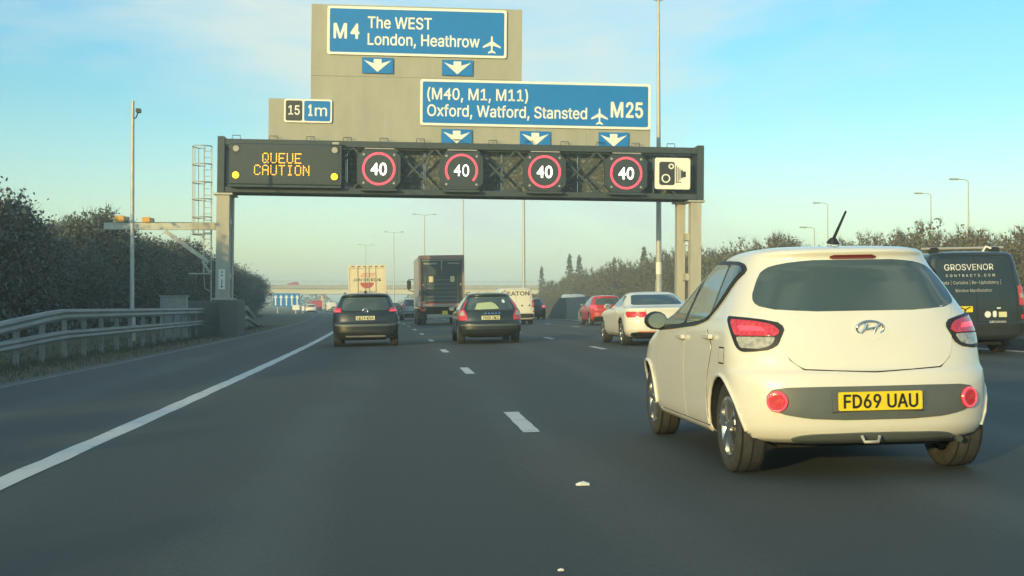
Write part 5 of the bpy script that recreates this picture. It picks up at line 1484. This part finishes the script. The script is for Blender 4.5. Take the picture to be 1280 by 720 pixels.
def plant(name, kinds, x, y, z, s, label, cat, group, sz=1.0):
    r_ = thing(name, label, cat, (x, y, z), (0, 0, rnd.uniform(0, 6.28)), group)
    a, b = rnd.choice(kinds)
    link('trunk', a, None, r_); link('crown', b, None, r_)
    r_.scale = (s, s, s * sz)
    return r_

LBL = 'dark leafy tree in the shaded belt behind the left crash barrier'
y = 24.0
while y < 185:
    for row in range(3):
        b = -14.2 - row * 3.4 + rnd.uniform(-0.9, 0.7)
        if y > 95: b -= 0.3
        yy = y + rnd.uniform(-1.3, 1.3)
        s = rnd.choice((rnd.uniform(0.62, 0.8), rnd.uniform(0.8, 0.98), rnd.uniform(0.95, 1.1))) * (0.92 + 0.07 * row)
        if 88 < y < 135 and row == 0: s = max(s, 0.88)
        if 42 < yy < 47 and row > 0: s *= 1.1
        if yy > 62: s *= 0.97
        if 51 < yy < 61: s *= 0.78
        plant('tree', DARK, b + sh(yy), yy, land_z(b, yy), s, LBL, 'tree', 'dark trees of the belt along the left verge')
    y += 2.7 + rnd.uniform(-0.3, 0.6)
# the taller wood behind the viewer on the left, whose shadow lies across the near road
y = -20.5
while y > -60:
    for row in range(2):
        b = -14.0 - row * 5 + 0.0 + rnd.uniform(-0.5, 0.5)
        if row == 1 and y > -29: continue
        plant('tree', WOOD, b, y - rnd.uniform(0, 1.0), land_z(b, y), rnd.uniform(0.54, 0.58), 'tall dark tree of the wood behind the viewer on the left', 'tree', 'tall trees of the wood behind the viewer')
    y -= 3.0
y = 20.0
while y > -19:
    b = -15.0 + rnd.uniform(-0.8, 0.5)
    plant('tree', DARK, b, y, land_z(b, y), rnd.uniform(0.64, 0.72) if y > 2 else rnd.uniform(0.54, 0.60), LBL, 'tree', 'dark trees of the belt along the left verge')
    y -= 2.6

# right hand belt beyond the opposite carriageway
LBR = 'bare brown tree in the belt beyond the opposite carriageway'
y = 62.0
while y < 236:
    for row in range(3):
        b = 39.5 + row * 4.0 + rnd.uniform(-1.2, 1.2)
        yy = y + rnd.uniform(-1.8, 1.8)
        s = rnd.uniform(0.78, 1.12) * (0.94 if row == 0 else 1.06)
        if yy < 98: s *= 0.76
        elif yy < 128: s *= 0.86
        if yy > 190: s *= 0.85
        plant('tree', BARE if rnd.random() < 0.72 else OLIVE, b + sh(yy), yy, land_z(b, yy), s, LBR, 'tree', 'bare trees of the belt on the right')
    y += 4.1
# low scrub at the foot of that belt
y = 56.0
while y < 300:
    b = 35.0 + rnd.uniform(-1.2, 1.2)
    plant('bush', OLIVE if rnd.random() < 0.5 else BARE, b + sh(y), y, land_z(b, y) - 0.3, rnd.uniform(0.42, 0.62), 'low brown bush at the foot of the trees beyond the opposite carriageway', 'bush', 'low bushes along the opposite carriageway')
    y += 3.0
# poplars standing above the belt
for px, ptop, D, lb in ((677, 334, 300, 'lone slender poplar furthest left above the right hand tree line'), (712, 318, 280, 'left one of the close pair of slender poplars'),
                   (724, 319, 282, 'right one of the close pair of slender poplars'), (751, 338, 280, 'smallest poplar top between the close pair and the tall poplar'),
                   (768, 322, 270, 'thin dark poplar left of the tall lamp column'), (805, 307, 240, 'tall poplar just left of the thick lamp column'),
                   (847, 306, 230, 'poplar beside the right gantry columns')):
    k = (px - 640) / 1550; a = R(4.757)
    t_ = D
    x = t_ * math.tan(a + math.atan(k))
    top = 1.1 + (383 - ptop) / 1550 * D * 1.0
    plant('poplar', POP, x, D, 0.8, top / 11.0, lb, 'poplar', 'slender poplars above the right hand trees')
# woods far beyond the bridge, one mass
mb = MB()
for _ in range(5200):
    x = rnd.uniform(-130, 150); yy = rnd.uniform(520, 560)
    hmax = 4.5 + 2.5 * math.sin(x * 0.09) + 1.6 * math.sin(x * 0.31 + 1) + (3.5 if x > 45 else 0)
    leaf_quad(mb, Vector((x, yy, rnd.uniform(-0.2, max(1.5, hmax)))), 0.75)
tag(mb.build('far_woods', M['leaf_brown'], None, fix=False), 'distant brown woods seen under and beside the bridge', 'woods', None, 'stuff')
# undergrowth closing the foot of the left belt
mb = MB()
for _ in range(15000):
    yy = rnd.uniform(2, 150); b = -12.2 - abs(rnd.gauss(0, 2.6)) + rnd.uniform(-0.4, 0.4)
    z = land_z(b, yy) + abs(rnd.gauss(0, 0.55)) * (1 if b < -12.6 else 0.5)
    leaf_quad(mb, Vector((b + sh(yy), yy, z)), 0.13)
tag(mb.build('undergrowth', M['leaf_dark'], None, fix=False), 'dark undergrowth at the foot of the trees behind the left barrier', 'undergrowth', None, 'stuff')
# rough grass along the verge
mb = MB()
def blade(b, yy, h):
    p = Vector((b + sh(yy), yy, land_z(b, yy) - 0.01)); a = rnd.uniform(0, 6.3); d = Vector((math.cos(a), math.sin(a), 0)) * 0.012
    l = Vector((rnd.gauss(0, .35), rnd.gauss(0, .35), 1)).normalized() * h
    mb.add([p - d, p + d, p + l], [(0, 1, 2)])
for _ in range(15000):
    yy = 12 + 70 * rnd.random() ** 1.6
    blade(rnd.choice((rnd.uniform(-11, -6.35), rnd.gauss(-8.1, 0.35))), yy, rnd.uniform(0.04, 0.17))
for _ in range(3000):
    yy = rnd.uniform(20, 110); blade(rnd.uniform(12.65, 14.1), yy, rnd.uniform(0.04, 0.12))
tag(mb.build('grass', M['grassb'], None, fix=False), 'rough grass on the verge around the left crash barrier', 'grass', None, 'stuff')

# litter on the road
def litter(x, y, s, label):
    P = at(x, y); m_ = MB()
    pts = [(-0.05, -0.012, 0.004), (-0.02, -0.02, 0.020), (0.015, -0.015, 0.016), (0.05, -0.01, 0.006), (0.055, 0.012, 0.010), (0.01, 0.022, 0.024), (-0.03, 0.018, 0.014), (-0.052, 0.01, 0.006)]
    up_ = [(a * s, b * s, c * s + 0.006) for a, b, c in pts]; lo = [(a * s, b * s, 0.002) for a, b, c in pts]
    n = len(pts)
    m_.add(up_ + lo + [(0, 0, 0.018 * s + 0.006)], [(i, (i + 1) % n, 2 * n) for i in range(n)] + [(i, i + n, (i + 1) % n + n, (i + 1) % n) for i in range(n)])
    o = m_.build('litter', M['white_ink']); o.location = P
    tag(o, label, 'litter')
litter(1.06, 7.44, 0.8, 'crumpled white scrap lying on the road left of the white hatchback')
litter(0.63, 5.08, 0.25, 'tiny white fleck on the road at the near edge')

# ------------------------------------------------------------------ haze
hz = MB().box(-950, 1250, -320, 1560, -9, 22).build('haze', None)
tag(hz, 'pale winter haze over the road', 'haze', None, 'stuff')
hm = bpy.data.materials.new('haze'); hm.use_nodes = True
t = hm.node_tree; t.nodes.clear()
o = N(t, 'ShaderNodeOutputMaterial'); v = N(t, 'ShaderNodeVolumePrincipled')
v.inputs['Color'].default_value = (0.82, 0.97, 0.96, 1)
v.inputs['Density'].default_value = 0.0013
v.inputs['Anisotropy'].default_value = 0.0
t.links.new(v.outputs[0], o.inputs['Volume'])
hz.data.materials.clear(); hz.data.materials.append(hm)
